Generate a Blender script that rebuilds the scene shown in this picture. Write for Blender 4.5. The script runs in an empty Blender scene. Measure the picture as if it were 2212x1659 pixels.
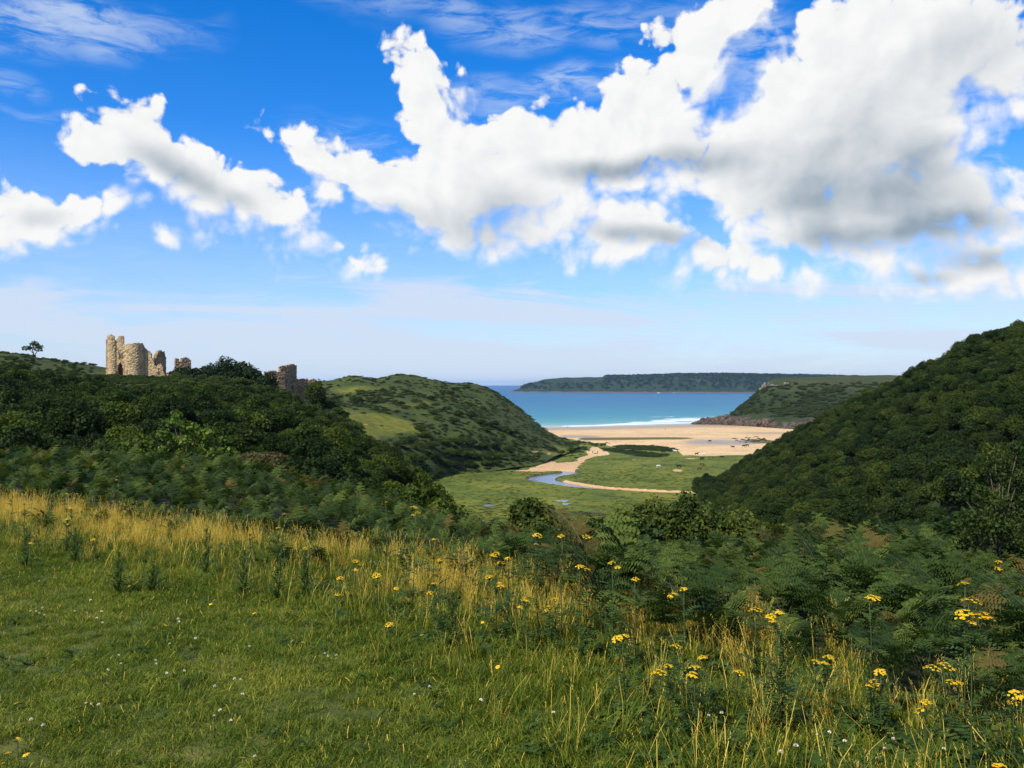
import bpy, bmesh, math, random
import numpy as np
from mathutils import Vector, Matrix, Euler

SC = bpy.context.scene
COL = SC.collection
R = math.radians
F = 2080.0            # focal length in pixels of the 2500 px wide picture
H = 45.0              # eye height above the sea

# ------------------------------------------------------------------ camera
cam_data = bpy.data.cameras.new('camera')
cam = bpy.data.objects.new('camera', cam_data)
COL.objects.link(cam)
cam.location = (0, 0, H)
cam.rotation_euler = (R(90), 0, 0)
cam_data.sensor_width = 36.0
cam_data.lens = 36.0 * F / 2500.0
cam_data.clip_start = 0.1
cam_data.clip_end = 60000.0
SC.camera = cam

# ------------------------------------------------------------------ exposure and render settings
SC.view_settings.view_transform = 'Standard'
SC.view_settings.look = 'None'
SC.view_settings.gamma = 1.0
SC.view_settings.use_curve_mapping = False
SC.view_settings.exposure = 0.14
SC.render.engine = 'CYCLES'
SC.cycles.use_denoising = True
try:
    SC.cycles.denoiser = 'OPENIMAGEDENOISE'
except Exception:
    pass
SC.cycles.max_bounces = 6
SC.cycles.diffuse_bounces = 2
SC.cycles.glossy_bounces = 2
SC.cycles.transmission_bounces = 3
SC.cycles.volume_bounces = 1
SC.cycles.transparent_max_bounces = 4
SC.cycles.caustics_reflective = False
SC.cycles.caustics_refractive = False

# ------------------------------------------------------------------ sun
SUN_AZ, SUN_EL = R(-142), R(46)
sun_data = bpy.data.lights.new('sun', 'SUN')
sun_data.energy = 5.0
sun_data.angle = R(0.53)
sun_data.color = (1.0, 0.93, 0.80)
sun = bpy.data.objects.new('sun', sun_data)
COL.objects.link(sun)
SUN_DIR = Vector((math.sin(SUN_AZ) * math.cos(SUN_EL), math.cos(SUN_AZ) * math.cos(SUN_EL), math.sin(SUN_EL)))
sun.rotation_euler = (-SUN_DIR).to_track_quat('-Z', 'Y').to_euler()
sun.location = SUN_DIR * 300

# ------------------------------------------------------------------ node helper
class NT:
    """thin helper round a node tree"""
    def __init__(s, nt):
        s.nt = nt; s.N = nt.nodes; s.L = nt.links
    def put(s, sock, v):
        if v is None: return
        if isinstance(v, bpy.types.NodeSocket): s.L.new(v, sock)
        elif isinstance(v, bpy.types.Node): s.L.new(v.outputs[0], sock)
        else:
            if hasattr(sock, 'default_value'):
                d = sock.default_value
                if hasattr(d, '__len__') and len(d) == 4 and len(v) == 3: v = tuple(v) + (1,)
                sock.default_value = v
    def node(s, t, ins=None, **kw):
        n = s.N.new(t)
        for k, v in kw.items(): setattr(n, k, v)
        for k, v in (ins or {}).items(): s.put(n.inputs[k], v)
        return n
    def m(s, op, a, b=None, c=None, clamp=False):
        n = s.N.new('ShaderNodeMath'); n.operation = op; n.use_clamp = clamp
        s.put(n.inputs[0], a); s.put(n.inputs[1], b); s.put(n.inputs[2], c)
        return n.outputs[0]
    def vm(s, op, a, b=None, scale=None):
        n = s.N.new('ShaderNodeVectorMath'); n.operation = op
        s.put(n.inputs[0], a); s.put(n.inputs[1], b)
        if scale is not None: s.put(n.inputs['Scale'], scale)
        return n.outputs['Value'] if op in ('LENGTH', 'DISTANCE', 'DOT_PRODUCT') else n.outputs[0]
    def sep(s, v):
        n = s.node('ShaderNodeSeparateXYZ', {0: v}); return n.outputs
    def comb(s, x=0, y=0, z=0):
        return s.node('ShaderNodeCombineXYZ', {0: x, 1: y, 2: z}).outputs[0]
    def ss(s, v, a, b, lo=0.0, hi=1.0, kind='SMOOTHSTEP'):
        n = s.node('ShaderNodeMapRange', {0: v, 1: a, 2: b, 3: lo, 4: hi}, interpolation_type=kind)
        return n.outputs[0]
    def mix(s, f, a, b, blend='MIX'):
        n = s.N.new('ShaderNodeMix'); n.data_type = 'RGBA'; n.blend_type = blend
        s.put(n.inputs[0], f); s.put(n.inputs[6], a); s.put(n.inputs[7], b)
        return n.outputs[2]
    def noise(s, v, scale, detail=2, rough=0.5, dim='3D', dist=0.0, lac=2.0, out=0):
        n = s.node('ShaderNodeTexNoise', {'Vector': v, 'Scale': scale, 'Detail': detail, 'Roughness': rough, 'Distortion': dist, 'Lacunarity': lac}, noise_dimensions=dim)
        return n.outputs[out]
    def vor(s, v, scale, detail=0, rough=0.5, feature='F1', dim='3D', smooth=0.5):
        n = s.N.new('ShaderNodeTexVoronoi'); n.voronoi_dimensions = dim; n.feature = feature
        s.put(n.inputs['Vector'], v); s.put(n.inputs['Scale'], scale)
        s.put(n.inputs['Detail'], detail); s.put(n.inputs['Roughness'], rough)
        if feature == 'SMOOTH_F1': s.put(n.inputs['Smoothness'], smooth)
        return n.outputs['Distance']
    def ramp(s, v, stops):
        n = s.N.new('ShaderNodeValToRGB'); e = n.color_ramp.elements
        while len(e) < len(stops): e.new(0.5)
        for i, (p, c) in enumerate(stops):
            e[i].position = p; e[i].color = tuple(c) + ((1,) if len(c) == 3 else ())
        s.put(n.inputs[0], v); return n.outputs[0]

# ------------------------------------------------------------------ world: clear blue sky with fair-weather cumulus and a high thin veil
def cyl(px, py, rx, ry):
    """a spot of the sky, given in pixels of a 2212 px wide picture, as azimuth / tan(elevation)"""
    u, v = (px - 1106) / 1840.0, (829 - py) / 1840.0
    az = math.atan(u); c = math.cos(az)
    return az, v * c, rx / 1840.0 * c * c, ry / 1840.0 * c

CUMULUS = [  # x, y, rx, ry, tilt
    # left cloud
    (225, 258, 52, 50, 0), (180, 285, 42, 26, -20), (300, 290, 115, 78, 18), (395, 345, 125, 75, 28), (480, 385, 100, 62, 25),
    (560, 415, 75, 50, 20), (585, 372, 32, 32, 0), (612, 425, 62, 58, 20), (640, 475, 40, 34, 30),
    (725, 515, 48, 16, 35), (740, 517, 14, 14, 0), (755, 545, 30, 12, 20),
    (300, 345, 110, 52, 28), (430, 412, 110, 40, 26), (230, 300, 70, 50, 20),
    # lower left
    (60, 425, 120, 45, -6), (165, 398, 95, 22, -3), (40, 470, 90, 38, 0), (330, 478, 12, 9, 30), (440, 460, 40, 8, 25), (470, 470, 14, 9, 30),
    # long middle cloud: arm
    (600, 265, 36, 30, 0), (660, 300, 72, 42, 25), (760, 350, 110, 55, 20), (720, 385, 60, 35, 30), (880, 395, 130, 75, 15), (950, 440, 120, 75, 20), (1040, 470, 110, 60, 10),
    # tower
    (840, 100, 24, 32, 10), (868, 120, 46, 50, 0), (925, 125, 44, 40, 0), (900, 190, 72, 70, 0), (850, 210, 20, 44, 0), (930, 260, 85, 85, 0), (1000, 270, 80, 85, 10), (1090, 285, 95, 80, 5),
    (1010, 370, 160, 110, 0), (1150, 330, 150, 110, 0),
    # centre
    (1290, 240, 70, 55, 0), (1330, 175, 70, 70, 0), (1400, 190, 90, 70, 0), (1480, 90, 80, 110, -15), (1540, 20, 110, 60, -30), (1300, 290, 160, 75, 0), (1450, 280, 150, 75, 0), (1570, 290, 110, 80, 0),
    (1360, 350, 200, 42, 0), (1500, 350, 130, 45, 0),
    (1270, 420, 70, 45, 0), (1340, 440, 90, 55, 10), (1420, 480, 80, 40, 20), (1330, 505, 110, 32, 5), (1180, 430, 110, 60, 0), (1230, 510, 70, 18, 5),
    (1230, 400, 110, 50, 0), (1150, 480, 120, 40, 6), (1300, 470, 120, 50, 5), (1400, 505, 90, 34, 12),
    # right mass
    (1880, 260, 230, 170, 0), (1700, 330, 220, 140, 0), (1950, 400, 220, 120, 0), (1340, 270, 230, 90, 0), (1080, 370, 210, 100, 0), (1960, 90, 250, 130, 0), (380, 325, 150, 66, 25), (1850, 460, 190, 80, 0), (1700, 500, 110, 50, 0), (1950, 520, 180, 50, 0), (1680, 440, 110, 60, 0), (2090, 430, 90, 80, 0), (1800, 540, 120, 34, 0),
    (1700, 150, 80, 85, 10), (1680, 250, 110, 100, 0), (1780, 100, 110, 110, -25), (1850, 30, 160, 70, -10), (1840, 220, 160, 140, 0), (1930, 140, 130, 130, 0), (1980, 270, 110, 110, 0), (2060, 290, 65, 60, 0), (2040, 245, 36, 36, 0),
    (2040, 20, 180, 70, 5), (2160, 90, 90, 110, 0), (2200, 190, 60, 30, 0),
    (1570, 390, 80, 55, 20), (1610, 440, 100, 50, 10), (1730, 400, 180, 100, 0), (1900, 390, 200, 90, 0), (2030, 370, 100, 80, 0), (1780, 480, 150, 70, 0), (1980, 480, 200, 60, 3), (2130, 500, 90, 45, 0), (2080, 550, 150, 40, 0),
    (1900, 545, 130, 40, 0), (1820, 525, 90, 30, 0), (2000, 565, 150, 40, 0), (2160, 560, 80, 45, 0), (2135, 405, 36, 42, 0), (2165, 440, 20, 26, 0), (2200, 480, 25, 45, 0),
    (1480, 553, 42, 22, 10), (1560, 535, 75, 45, 5), (1640, 560, 60, 32, 0), (1740, 578, 34, 28, 10), (1830, 562, 34, 26, 10), (1990, 590, 60, 16, 0), (2185, 325, 28, 24, -20),
    # off to both sides of the picture, the same kind of day
    (2500, 300, 190, 120, 10), (2700, 360, 160, 70, 0), (3000, 200, 260, 150, 0), (3400, 420, 380, 120, 0), (-380, 330, 170, 80, 15), (-700, 180, 240, 130, 0), (-1300, 380, 360, 120, 0),
]
GREY = [  # thick, shaded cloud bases: x, y, rx, ry, tilt, amount
    (400, 365, 150, 42, 28, .75), (330, 345, 90, 30, 25, .45), (530, 425, 55, 26, 30, .4), (90, 450, 70, 26, -5, .35),
    (1010, 480, 150, 60, 12, .62), (1090, 430, 110, 60, 20, .45), (850, 440, 80, 22, 20, .25),
    (1400, 335, 230, 36, -4, .95), (1260, 350, 150, 34, 0, .6), (1550, 345, 100, 30, 0, .55), (1420, 505, 130, 26, 10, .9), (1290, 480, 90, 22, 5, .45),
    (1800, 330, 190, 110, 0, .55), (2010, 320, 90, 60, 10, .75), (1930, 420, 230, 80, 0, .85), (2060, 470, 150, 46, -4, 1.05), (1900, 510, 180, 40, 0, .8), (2080, 545, 140, 36, 0, 1.0), (1990, 590, 70, 20, 0, .9),
    (1720, 420, 150, 70, 0, .5), (1760, 500, 110, 40, 0, .5), (1650, 350, 110, 60, 0, .35), (1900, 200, 160, 120, 0, .38), (2100, 100, 150, 120, 0, .45), (2030, 60, 100, 60, 0, .2),
]
VEIL = [  # thin high sheets: x, y, rx, ry, tilt, amount
    (120, 40, 360, 75, -4, .85), (20, 170, 110, 40, 10, .5), (330, 40, 160, 40, -5, .45), (60, 242, 150, 14, -3, .35), (1130, 25, 520, 60, 3, .55), (1200, 175, 190, 55, -8, .75), (1050, 160, 120, 34, 0, .5),
    (770, 290, 160, 60, 10, .55), (1640, 110, 120, 130, 0, .8), (2100, 230, 150, 60, 0, .7), (2190, 330, 60, 60, 0, .6), (200, 470, 320, 36, 2, .45), (1300, 600, 300, 26, 3, .5), (1900, 610, 330, 30, -3, .6),
]

def build_world():
    w = bpy.data.worlds.new('World'); SC.world = w; w.use_nodes = True
    def ellipse_group(name, items, mode):
        """node group: how far inside the listed patches a direction lies"""
        g = bpy.data.node_groups.new(name, 'ShaderNodeTree')
        g.interface.new_socket('P', in_out='INPUT', socket_type='NodeSocketVector')
        g.interface.new_socket('D', in_out='OUTPUT', socket_type='NodeSocketFloat')
        t = NT(g); gi = g.nodes.new('NodeGroupInput'); go = g.nodes.new('NodeGroupOutput')
        acc = None
        for it in items:
            a, v, rx, ry = cyl(it[0] + (14 if mode == 'dist' else 4), it[1] + (30 if mode == 'dist' else 14), it[2], it[3])
            pin = gi.outputs[0]
            if acc is not None:      # strung one after the other, so that few values are alive at a time
                q = t.N.new('ShaderNodeVectorMath'); q.operation = 'MULTIPLY_ADD'
                t.put(q.inputs[0], acc); q.inputs[1].default_value = (0, 0, 1e-9); t.put(q.inputs[2], pin); pin = q.outputs[0]
            mp = t.node('ShaderNodeMapping', {'Vector': pin, 'Location': (a, v, 0), 'Rotation': (0, 0, -R(it[4])), 'Scale': (rx, ry, 1)}, vector_type='TEXTURE')
            r = t.vm('LENGTH', mp.outputs[0])
            if mode == 'dist':
                d = t.m('MULTIPLY_ADD', r, -min(rx, ry), min(rx, ry))
                acc = d if acc is None else t.m('SMOOTH_MAX', acc, d, 0.016)
            else:
                d = t.m('MULTIPLY', t.ss(r, 1.3, 0.1), it[5])
                acc = d if acc is None else t.m('ADD', acc, d) if mode == 'add' else t.m('MAXIMUM', acc, d)
        if acc is None:
            go.inputs[0].default_value = -0.05 if mode == 'dist' else 0.0
        else:
            t.L.new(t.m('MAXIMUM', acc, -0.05) if mode == 'dist' else acc, go.inputs[0])
        return g
    t = NT(w.node_tree); t.N.clear()
    def grp(g, p):
        n = t.N.new('ShaderNodeGroup'); n.node_tree = g; t.put(n.inputs[0], p); return n.outputs[0]
    d = t.node('ShaderNodeTexCoord').outputs['Generated']
    x, y, z = t.sep(d)
    az = t.m('ARCTAN2', x, y)
    hor = t.m('SQRT', t.m('ADD', t.m('MULTIPLY', x, x), t.m('MULTIPLY', y, y)))
    el = t.m('MINIMUM', t.m('DIVIDE', z, t.m('MAXIMUM', hor, 0.05)), 4.0)
    p = t.comb(az, el, 0)
    # clear sky
    sky = t.node('ShaderNodeTexSky', sky_type='NISHITA', sun_disc=False, sun_elevation=SUN_EL, sun_rotation=SUN_AZ, altitude=0, air_density=1.0, dust_density=0.6, ozone_density=2.2)
    base = t.node('ShaderNodeHueSaturation', {'Hue': 0.493, 'Saturation': SKY_SAT, 'Value': 1.0, 'Color': sky.outputs[0]}).outputs[0]
    base = t.vm('MULTIPLY', base, SKY_GAIN)
    # high thin veil: streaks that thicken towards the horizon
    st = t.noise(t.comb(t.m('MULTIPLY', az, 3.0), t.m('ADD', t.m('MULTIPLY', el, 26.0), t.m('MULTIPLY', az, 1.4)), 0), 1.0, 4, 0.6, '2D', dist=0.7)
    fine = t.noise(t.comb(t.m('MULTIPLY', az, 18.0), t.m('MULTIPLY', el, 60.0), 0), 1.0, 4, 0.65, '2D', dist=0.4)
    edge = t.m('ADD', t.m('MULTIPLY_ADD', az, 0.012, 0.122), t.m('MULTIPLY', t.m('SUBTRACT', st, 0.5), 0.07))
    band = t.ss(el, t.m('ADD', edge, 0.012), t.m('SUBTRACT', edge, 0.030))
    band = t.m('MULTIPLY', band, t.m('ADD', t.ss(st, 0.36, 0.60, 0.58, 1.0), t.m('MULTIPLY', t.m('SUBTRACT', fine, 0.5), 0.65)))
    band = t.m('MAXIMUM', band, t.m('MULTIPLY', t.ss(el, 0.30, 0.06), t.m('MULTIPLY_ADD', fine, 0.30, 0.22)))
    tex = t.ss(t.m('ADD', t.m('MULTIPLY', fine, 0.6), t.m('MULTIPLY', st, 0.4)), 0.36, 0.62)
    n1 = t.noise(p, 7.0, 2, 0.55, '2D', out=1)
    w1 = t.vm('MULTIPLY', t.vm('SUBTRACT', n1, (.5, .5, .5)), (.05, .05, 0))
    w1h = t.vm('SCALE', w1, scale=0.6)
    def sky_with(veil):
        return t.mix(t.m('MINIMUM', veil, 0.93), base, VEIL_COL)
    # cumulus detail
    n2 = t.noise(p, 26.0, 3, 0.6, '2D', out=1)
    w2 = t.vm('MULTIPLY', t.vm('SUBTRACT', n2, (.5, .5, .5)), (.022, .022, 0))
    pl = t.vm('ADD', p, w1)
    pw = t.vm('ADD', pl, w2)
    pws = t.vm('ADD', pw, (-0.030, 0.040, 0))
    def puff(pp):
        a = t.vor(pp, 22.0, 2, 0.55, 'F1', '2D')
        b = t.noise(pp, 40.0, 4, 0.62, '2D')
        return t.m('ADD', t.m('MULTIPLY', a, -0.034), t.m('MULTIPLY', b, 0.026))
    b1 = puff(pl)
    b2 = puff(t.vm('ADD', pl, (-0.012, 0.016, 0)))
    relief = t.m('MULTIPLY', t.m('SUBTRACT', b1, b2), 5.0)
    fade = t.noise(p, 11.0, 3, 0.55, '2D')
    # beyond the listed clouds the same kind of day goes on all round
    ga = t.noise(d, 3.2, 3, 0.5)
    rnd_s = t.m('MULTIPLY', t.m('SUBTRACT', ga, 0.555), 0.55)
    away = t.m('MAXIMUM', t.ss(t.m('ABSOLUTE', az), 0.60, 0.76), t.ss(el, 0.50, 0.66))
    low = t.ss(el, 0.10, 0.2)
    rnd_s = t.m('MAXIMUM', t.m('MULTIPLY_ADD', t.m('MULTIPLY', away, low), t.m('ADD', rnd_s, 0.05), -0.05), -0.05)
    # one reusable group mixes cloud over sky
    lg = bpy.data.node_groups.new('cloud_over_sky', 'ShaderNodeTree')
    for nm in ('S', 'S2', 'Grey', 'Patch', 'Billow', 'Relief', 'Fade', 'Band', 'Texture'):
        lg.interface.new_socket(nm, in_out='INPUT', socket_type='NodeSocketFloat')
    lg.interface.new_socket('Sky', in_out='INPUT', socket_type='NodeSocketColor')
    lg.interface.new_socket('Shader', in_out='OUTPUT', socket_type='NodeSocketShader')
    q = NT(lg); gi = lg.nodes.new('NodeGroupInput').outputs; go = lg.nodes.new('NodeGroupOutput')
    dens = q.m('ADD', q.m('ADD', gi['S'], gi['Billow']), CLOUD_BIAS)
    lee = q.ss(q.m('SUBTRACT', gi['S2'], gi['S']), -0.02, 0.03)          # sunlit rims are crisp, lee sides and bases fray out
    soft = q.m('MULTIPLY_ADD', lee, 0.027, 0.009)
    alpha = q.ss(q.m('DIVIDE', dens, soft), -0.25, 1.0)
    core = q.ss(gi['S2'], 0.0, 0.11)
    shade = q.m('ADD', q.m('MULTIPLY', core, 0.10), q.m('MULTIPLY', gi['Grey'], q.m('MULTIPLY_ADD', gi['Fade'], 1.1, 0.42)))
    shade = q.m('SUBTRACT', shade, gi['Relief'])
    cloud = q.mix(q.ss(shade, -0.06, 1.25, kind='LINEAR'), (0.87, 0.87, 0.865), (0.28, 0.355, 0.43))
    veil = q.m('MINIMUM', q.m('MAXIMUM', gi['Band'], q.m('MULTIPLY', q.m('MULTIPLY', gi['Patch'], gi['Texture']), 0.8)), 0.93)
    out = q.mix(alpha, q.mix(veil, gi['Sky'], VEIL_COL), cloud)
    q.L.new(q.node('ShaderNodeBackground', {'Color': out, 'Strength': 1.0}).outputs[0], go.inputs[0])
    def leaf(S, S2, grey, patch):
        n = t.N.new('ShaderNodeGroup'); n.node_tree = lg
        for k, v in (('S', S), ('S2', S2), ('Grey', grey), ('Patch', patch), ('Billow', b1), ('Relief', relief), ('Fade', fade), ('Band', band), ('Texture', tex), ('Sky', base)):
            t.put(n.inputs[k], v)
        return n.outputs[0]
    pg = t.vm('ADD', p, w1h); plv = t.vm('ADD', pl, w1h)
    def near(items, a0, a1, e0, e1, m):
        r = []
        for it in items:
            a, v, rx, ry = cyl(*it[:4]); q = max(rx, ry) * (1.3 if len(it) > 5 else 1.0) + m
            if a0 - q < a < a1 + q and e0 - q < v < e1 + q: r.append(it)
        return r
    AZ = [-0.76, -0.40, -0.22, -0.08, 0.04, 0.14, 0.24, 0.34, 0.44, 0.76]
    EL = [0.085, 0.19, 0.28, 0.66]
    def tile(i, j):
        a0, a1, e0, e1 = AZ[i], AZ[i + 1], EL[j], EL[j + 1]
        c = near(CUMULUS, a0, a1, e0, e1, 0.095); g_ = near(GREY, a0, a1, e0, e1, 0.03); v_ = near(VEIL, a0, a1, e0, e1, 0.05)
        rs = rnd_s if (i in (0, len(AZ) - 2) or j == len(EL) - 2) else None
        if c:
            gc = ellipse_group('cumulus_field', c, 'dist'); S = grp(gc, pw); S2 = grp(gc, pws)
            if rs is not None: S = t.m('MAXIMUM', S, rs); S2 = t.m('MAXIMUM', S2, rs)
        else:
            S = S2 = rs if rs is not None else -0.05
        grey = grp(ellipse_group('cumulus_bases', g_, 'add'), pg) if g_ else 0.0
        patch = grp(ellipse_group('high_veil', v_, 'max'), plv) if v_ else 0.0
        return leaf(S, S2, grey, patch)
    def pick(val, edge_, lo, hi):
        n = t.node('ShaderNodeMixShader', {0: t.m('GREATER_THAN', val, edge_), 1: lo, 2: hi}); return n.outputs[0]
    def tree(val, edges, make, i, j):
        if j - i == 1: return make(i)
        k = (i + j) // 2
        return pick(val, edges[k], tree(val, edges, make, i, k), tree(val, edges, make, k, j))
    def column(i):
        return tree(el, EL, lambda j: tile(i, j), 0, len(EL) - 1)
    tiles = tree(az, AZ, column, 0, len(AZ) - 1)
    rest = leaf(rnd_s, rnd_s, t.m('MULTIPLY', t.ss(rnd_s, 0.0, 0.08), 0.5), 0.0)
    plain = t.node('ShaderNodeBackground', {'Color': t.mix(t.ss(el, 0.0, -0.02), sky_with(band), (0.10, 0.22, 0.36)), 'Strength': 1.0}).outputs[0]
    far = t.m('MAXIMUM', t.m('GREATER_THAN', t.m('ABSOLUTE', az), AZ[-1]), t.m('GREATER_THAN', el, EL[-1]))
    full = t.node('ShaderNodeMixShader', {0: far, 1: tiles, 2: rest}).outputs[0]
    full = t.node('ShaderNodeMixShader', {0: t.m('GREATER_THAN', el, EL[0]), 1: plain, 2: full}).outputs[0]
    t.node('ShaderNodeOutputWorld', {'Surface': full})
    w.cycles.sampling_method = 'NONE'
SKY_SAT, SKY_GAIN, CLOUD_BIAS, VEIL_COL = 1.5, (0.100, 0.122, 0.180), 0.017, (0.60, 0.69, 0.83)
build_world()

# ================================================================== helpers
RNG = np.random.default_rng(7)

def at(px, py, D):
    """the point D metres ahead that lies on this sight line (2500 px wide picture)"""
    return np.array([(px - 1250.0) / F * D, D, H + (937.5 - py) / F * D])

def on_level(px, py, z):
    D = (H - z) * F / (py - 937.5)
    return np.array([(px - 1250.0) / F * D, D])

def hash2(ix, iy, seed):
    h = (ix * 374761393 + iy * 668265263 + seed * 974634521) & 0xffffffff
    h = ((h ^ (h >> 13)) * 1274126177) & 0xffffffff
    return ((h ^ (h >> 16)) & 0xffff) / 65535.0

def vnoise(x, y, seed=0):
    x = np.asarray(x, float); y = np.asarray(y, float)
    ix = np.floor(x).astype(np.int64); iy = np.floor(y).astype(np.int64)
    fx = x - ix; fy = y - iy
    fx = fx * fx * (3 - 2 * fx); fy = fy * fy * (3 - 2 * fy)
    a = hash2(ix, iy, seed); b = hash2(ix + 1, iy, seed); c = hash2(ix, iy + 1, seed); d = hash2(ix + 1, iy + 1, seed)
    return (a + (b - a) * fx) * (1 - fy) + (c + (d - c) * fx) * fy

def fbm(x, y, scale=1.0, octaves=4, seed=0, gain=0.5):
    """-1..1"""
    v = 0; amp = 1; tot = 0; f = 1.0 / scale
    for o in range(octaves):
        v = v + amp * (vnoise(np.asarray(x) * f + 17.3 * o, np.asarray(y) * f - 9.1 * o, seed + o) * 2 - 1)
        tot += amp; amp *= gain; f *= 2.03
    return v / tot

def sstep(v, a, b):
    t = np.clip((np.asarray(v, float) - a) / (b - a), 0, 1); return t * t * (3 - 2 * t)

def catmull(P, n):
    """resample a list of points to n points along a smooth curve"""
    P = np.asarray(P, float); k = len(P)
    if k == 2:
        t = np.linspace(0, 1, n)[:, None]; return P[0] * (1 - t) + P[1] * t
    s = np.linspace(0, k - 1, n); i = np.clip(np.floor(s).astype(int), 0, k - 2); t = (s - i)[:, None]
    Q = np.vstack([2 * P[0] - P[1], P, 2 * P[-1] - P[-2]])
    p0, p1, p2, p3 = Q[i], Q[i + 1], Q[i + 2], Q[i + 3]
    return 0.5 * (2 * p1 + (p2 - p0) * t + (2 * p0 - 5 * p1 + 4 * p2 - p3) * t ** 2 + (3 * p1 - p0 - 3 * p2 + p3) * t ** 3)

def mesh_np(name, V, Fc, smooth=True, attrs=None, mat_idx=None):
    me = bpy.data.meshes.new(name)
    V = np.asarray(V, np.float32)
    if isinstance(Fc, np.ndarray):
        n, k = Fc.shape
        me.vertices.add(len(V)); me.vertices.foreach_set('co', V.ravel())
        me.loops.add(n * k); me.loops.foreach_set('vertex_index', Fc.astype(np.int32).ravel())
        me.polygons.add(n); me.polygons.foreach_set('loop_start', np.arange(0, n * k, k, dtype=np.int32))
        me.update(calc_edges=True)
    else:
        me.from_pydata([tuple(v) for v in V], [], Fc)
    for k_, a in (attrs or {}).items():
        at_ = me.attributes.new(k_, 'FLOAT', 'POINT'); at_.data.foreach_set('value', np.asarray(a, np.float32).ravel())
    if mat_idx is not None: me.polygons.foreach_set('material_index', np.asarray(mat_idx, np.int32))
    if smooth: me.polygons.foreach_set('use_smooth', np.ones(len(me.polygons), bool))
    me.validate(); me.update()
    return me

def grid_faces(nu, nv, wrap=False):
    j, i = np.meshgrid(np.arange(nv - 1), np.arange(nu if wrap else nu - 1), indexing='ij')
    i2 = (i + 1) % nu
    return np.stack([j * nu + i, j * nu + i2, (j + 1) * nu + i2, (j + 1) * nu + i], -1).reshape(-1, 4)

def obj(name, me, mat=None, parent=None, loc=None, link=True):
    o = bpy.data.objects.new(name, me)
    if link: COL.objects.link(o)
    if mat is not None and me is not None:
        for m_ in (mat if isinstance(mat, (list, tuple)) else [mat]):
            if len(me.materials) == 0 or m_.name not in [x.name for x in me.materials if x]: me.materials.append(m_)
    if parent is not None: o.parent = parent
    if loc is not None: o.location = loc
    return o

def tag(o, label=None, cat=None, group=None, kind=None):
    if label: o['label'] = label
    if cat: o['category'] = cat
    if group: o['group'] = group
    if kind: o['kind'] = kind
    return o

def empty(name, loc=(0, 0, 0), rz=0.0, scale=1.0):
    o = bpy.data.objects.new(name, None); COL.objects.link(o)
    o.empty_display_size = 0.2; o.location = loc; o.rotation_euler = (0, 0, rz); o.scale = (scale,) * 3 if not hasattr(scale, '__len__') else scale
    return o

class MB:
    """collects pieces of one mesh"""
    def __init__(s): s.V = []; s.Fc = []; s.n = 0; s.r = []; s.mi = []
    def add(s, V, Fc, r=0.5, mi=0):
        V = np.asarray(V, float)
        s.V.append(V); s.Fc += [tuple(int(i) + s.n for i in f) for f in Fc]; s.mi += [mi] * len(Fc)
        s.r.append(np.full(len(V), r) if np.isscalar(r) else np.asarray(r)); s.n += len(V)
    def tube(s, pts, rad, sides=6, r=0.5, mi=0, cap=True):
        pts = np.asarray(pts, float); n = len(pts); rad = np.broadcast_to(rad, n)
        V = []; ref = np.array([0.31, 0.87, 0.38])
        for k in range(n):
            d = pts[min(k + 1, n - 1)] - pts[max(k - 1, 0)]; d = d / (np.linalg.norm(d) + 1e-9)
            a = np.cross(d, ref); a /= np.linalg.norm(a) + 1e-9; b = np.cross(d, a)
            for q in range(sides):
                th = 2 * math.pi * q / sides; V.append(pts[k] + rad[k] * (math.cos(th) * a + math.sin(th) * b))
        Fc = [(k * sides + q, k * sides + (q + 1) % sides, (k + 1) * sides + (q + 1) % sides, (k + 1) * sides + q) for k in range(n - 1) for q in range(sides)]
        if cap: Fc += [tuple(range(sides))[::-1], tuple((n - 1) * sides + q for q in range(sides))]
        s.add(V, Fc, r, mi)
    def mesh(s, name, smooth=False):
        return mesh_np(name, np.vstack(s.V), s.Fc, smooth, {'rnd': np.concatenate(s.r)}, s.mi)

# ================================================================== materials
def mat(name):
    m = bpy.data.materials.new(name); m.use_nodes = True
    t = NT(m.node_tree); t.N.clear()
    t.out = t.node('ShaderNodeOutputMaterial')
    return m, t

def leaf_mat(name, cols, transl=0.35, rough=0.6, spec=0.12, big=0.0, hue_obj=0.35, tcol=(1.25, 1.2, 0.55), dead=None):
    """cols: three leaf colours; varies leaf by leaf and plant by plant"""
    m, t = mat(name)
    r = t.node('ShaderNodeAttribute', attribute_name='rnd').outputs['Fac']
    o = t.node('ShaderNodeObjectInfo').outputs['Random']
    f = t.m('ADD', t.m('MULTIPLY', r, 1 - hue_obj), t.m('MULTIPLY', o, hue_obj))
    if big:
        g = t.node('ShaderNodeNewGeometry').outputs['Position']
        f = t.m('ADD', f, t.m('MULTIPLY', t.m('SUBTRACT', t.noise(g, big, 2), 0.5), 0.7))
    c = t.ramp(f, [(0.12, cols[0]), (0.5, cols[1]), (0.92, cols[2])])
    if dead: c = t.mix(t.m('MULTIPLY', t.m('GREATER_THAN', o, .93), .75), c, dead)
    b = t.node('ShaderNodeBsdfPrincipled', {'Base Color': c, 'Roughness': rough, 'Specular IOR Level': spec})
    tr = t.node('ShaderNodeBsdfTranslucent', {'Color': t.vm('MULTIPLY', c, tcol)})
    mx = t.node('ShaderNodeMixShader', {0: transl, 1: b.outputs[0], 2: tr.outputs[0]})
    t.L.new(mx.outputs[0], t.out.inputs[0])
    return m

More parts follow.
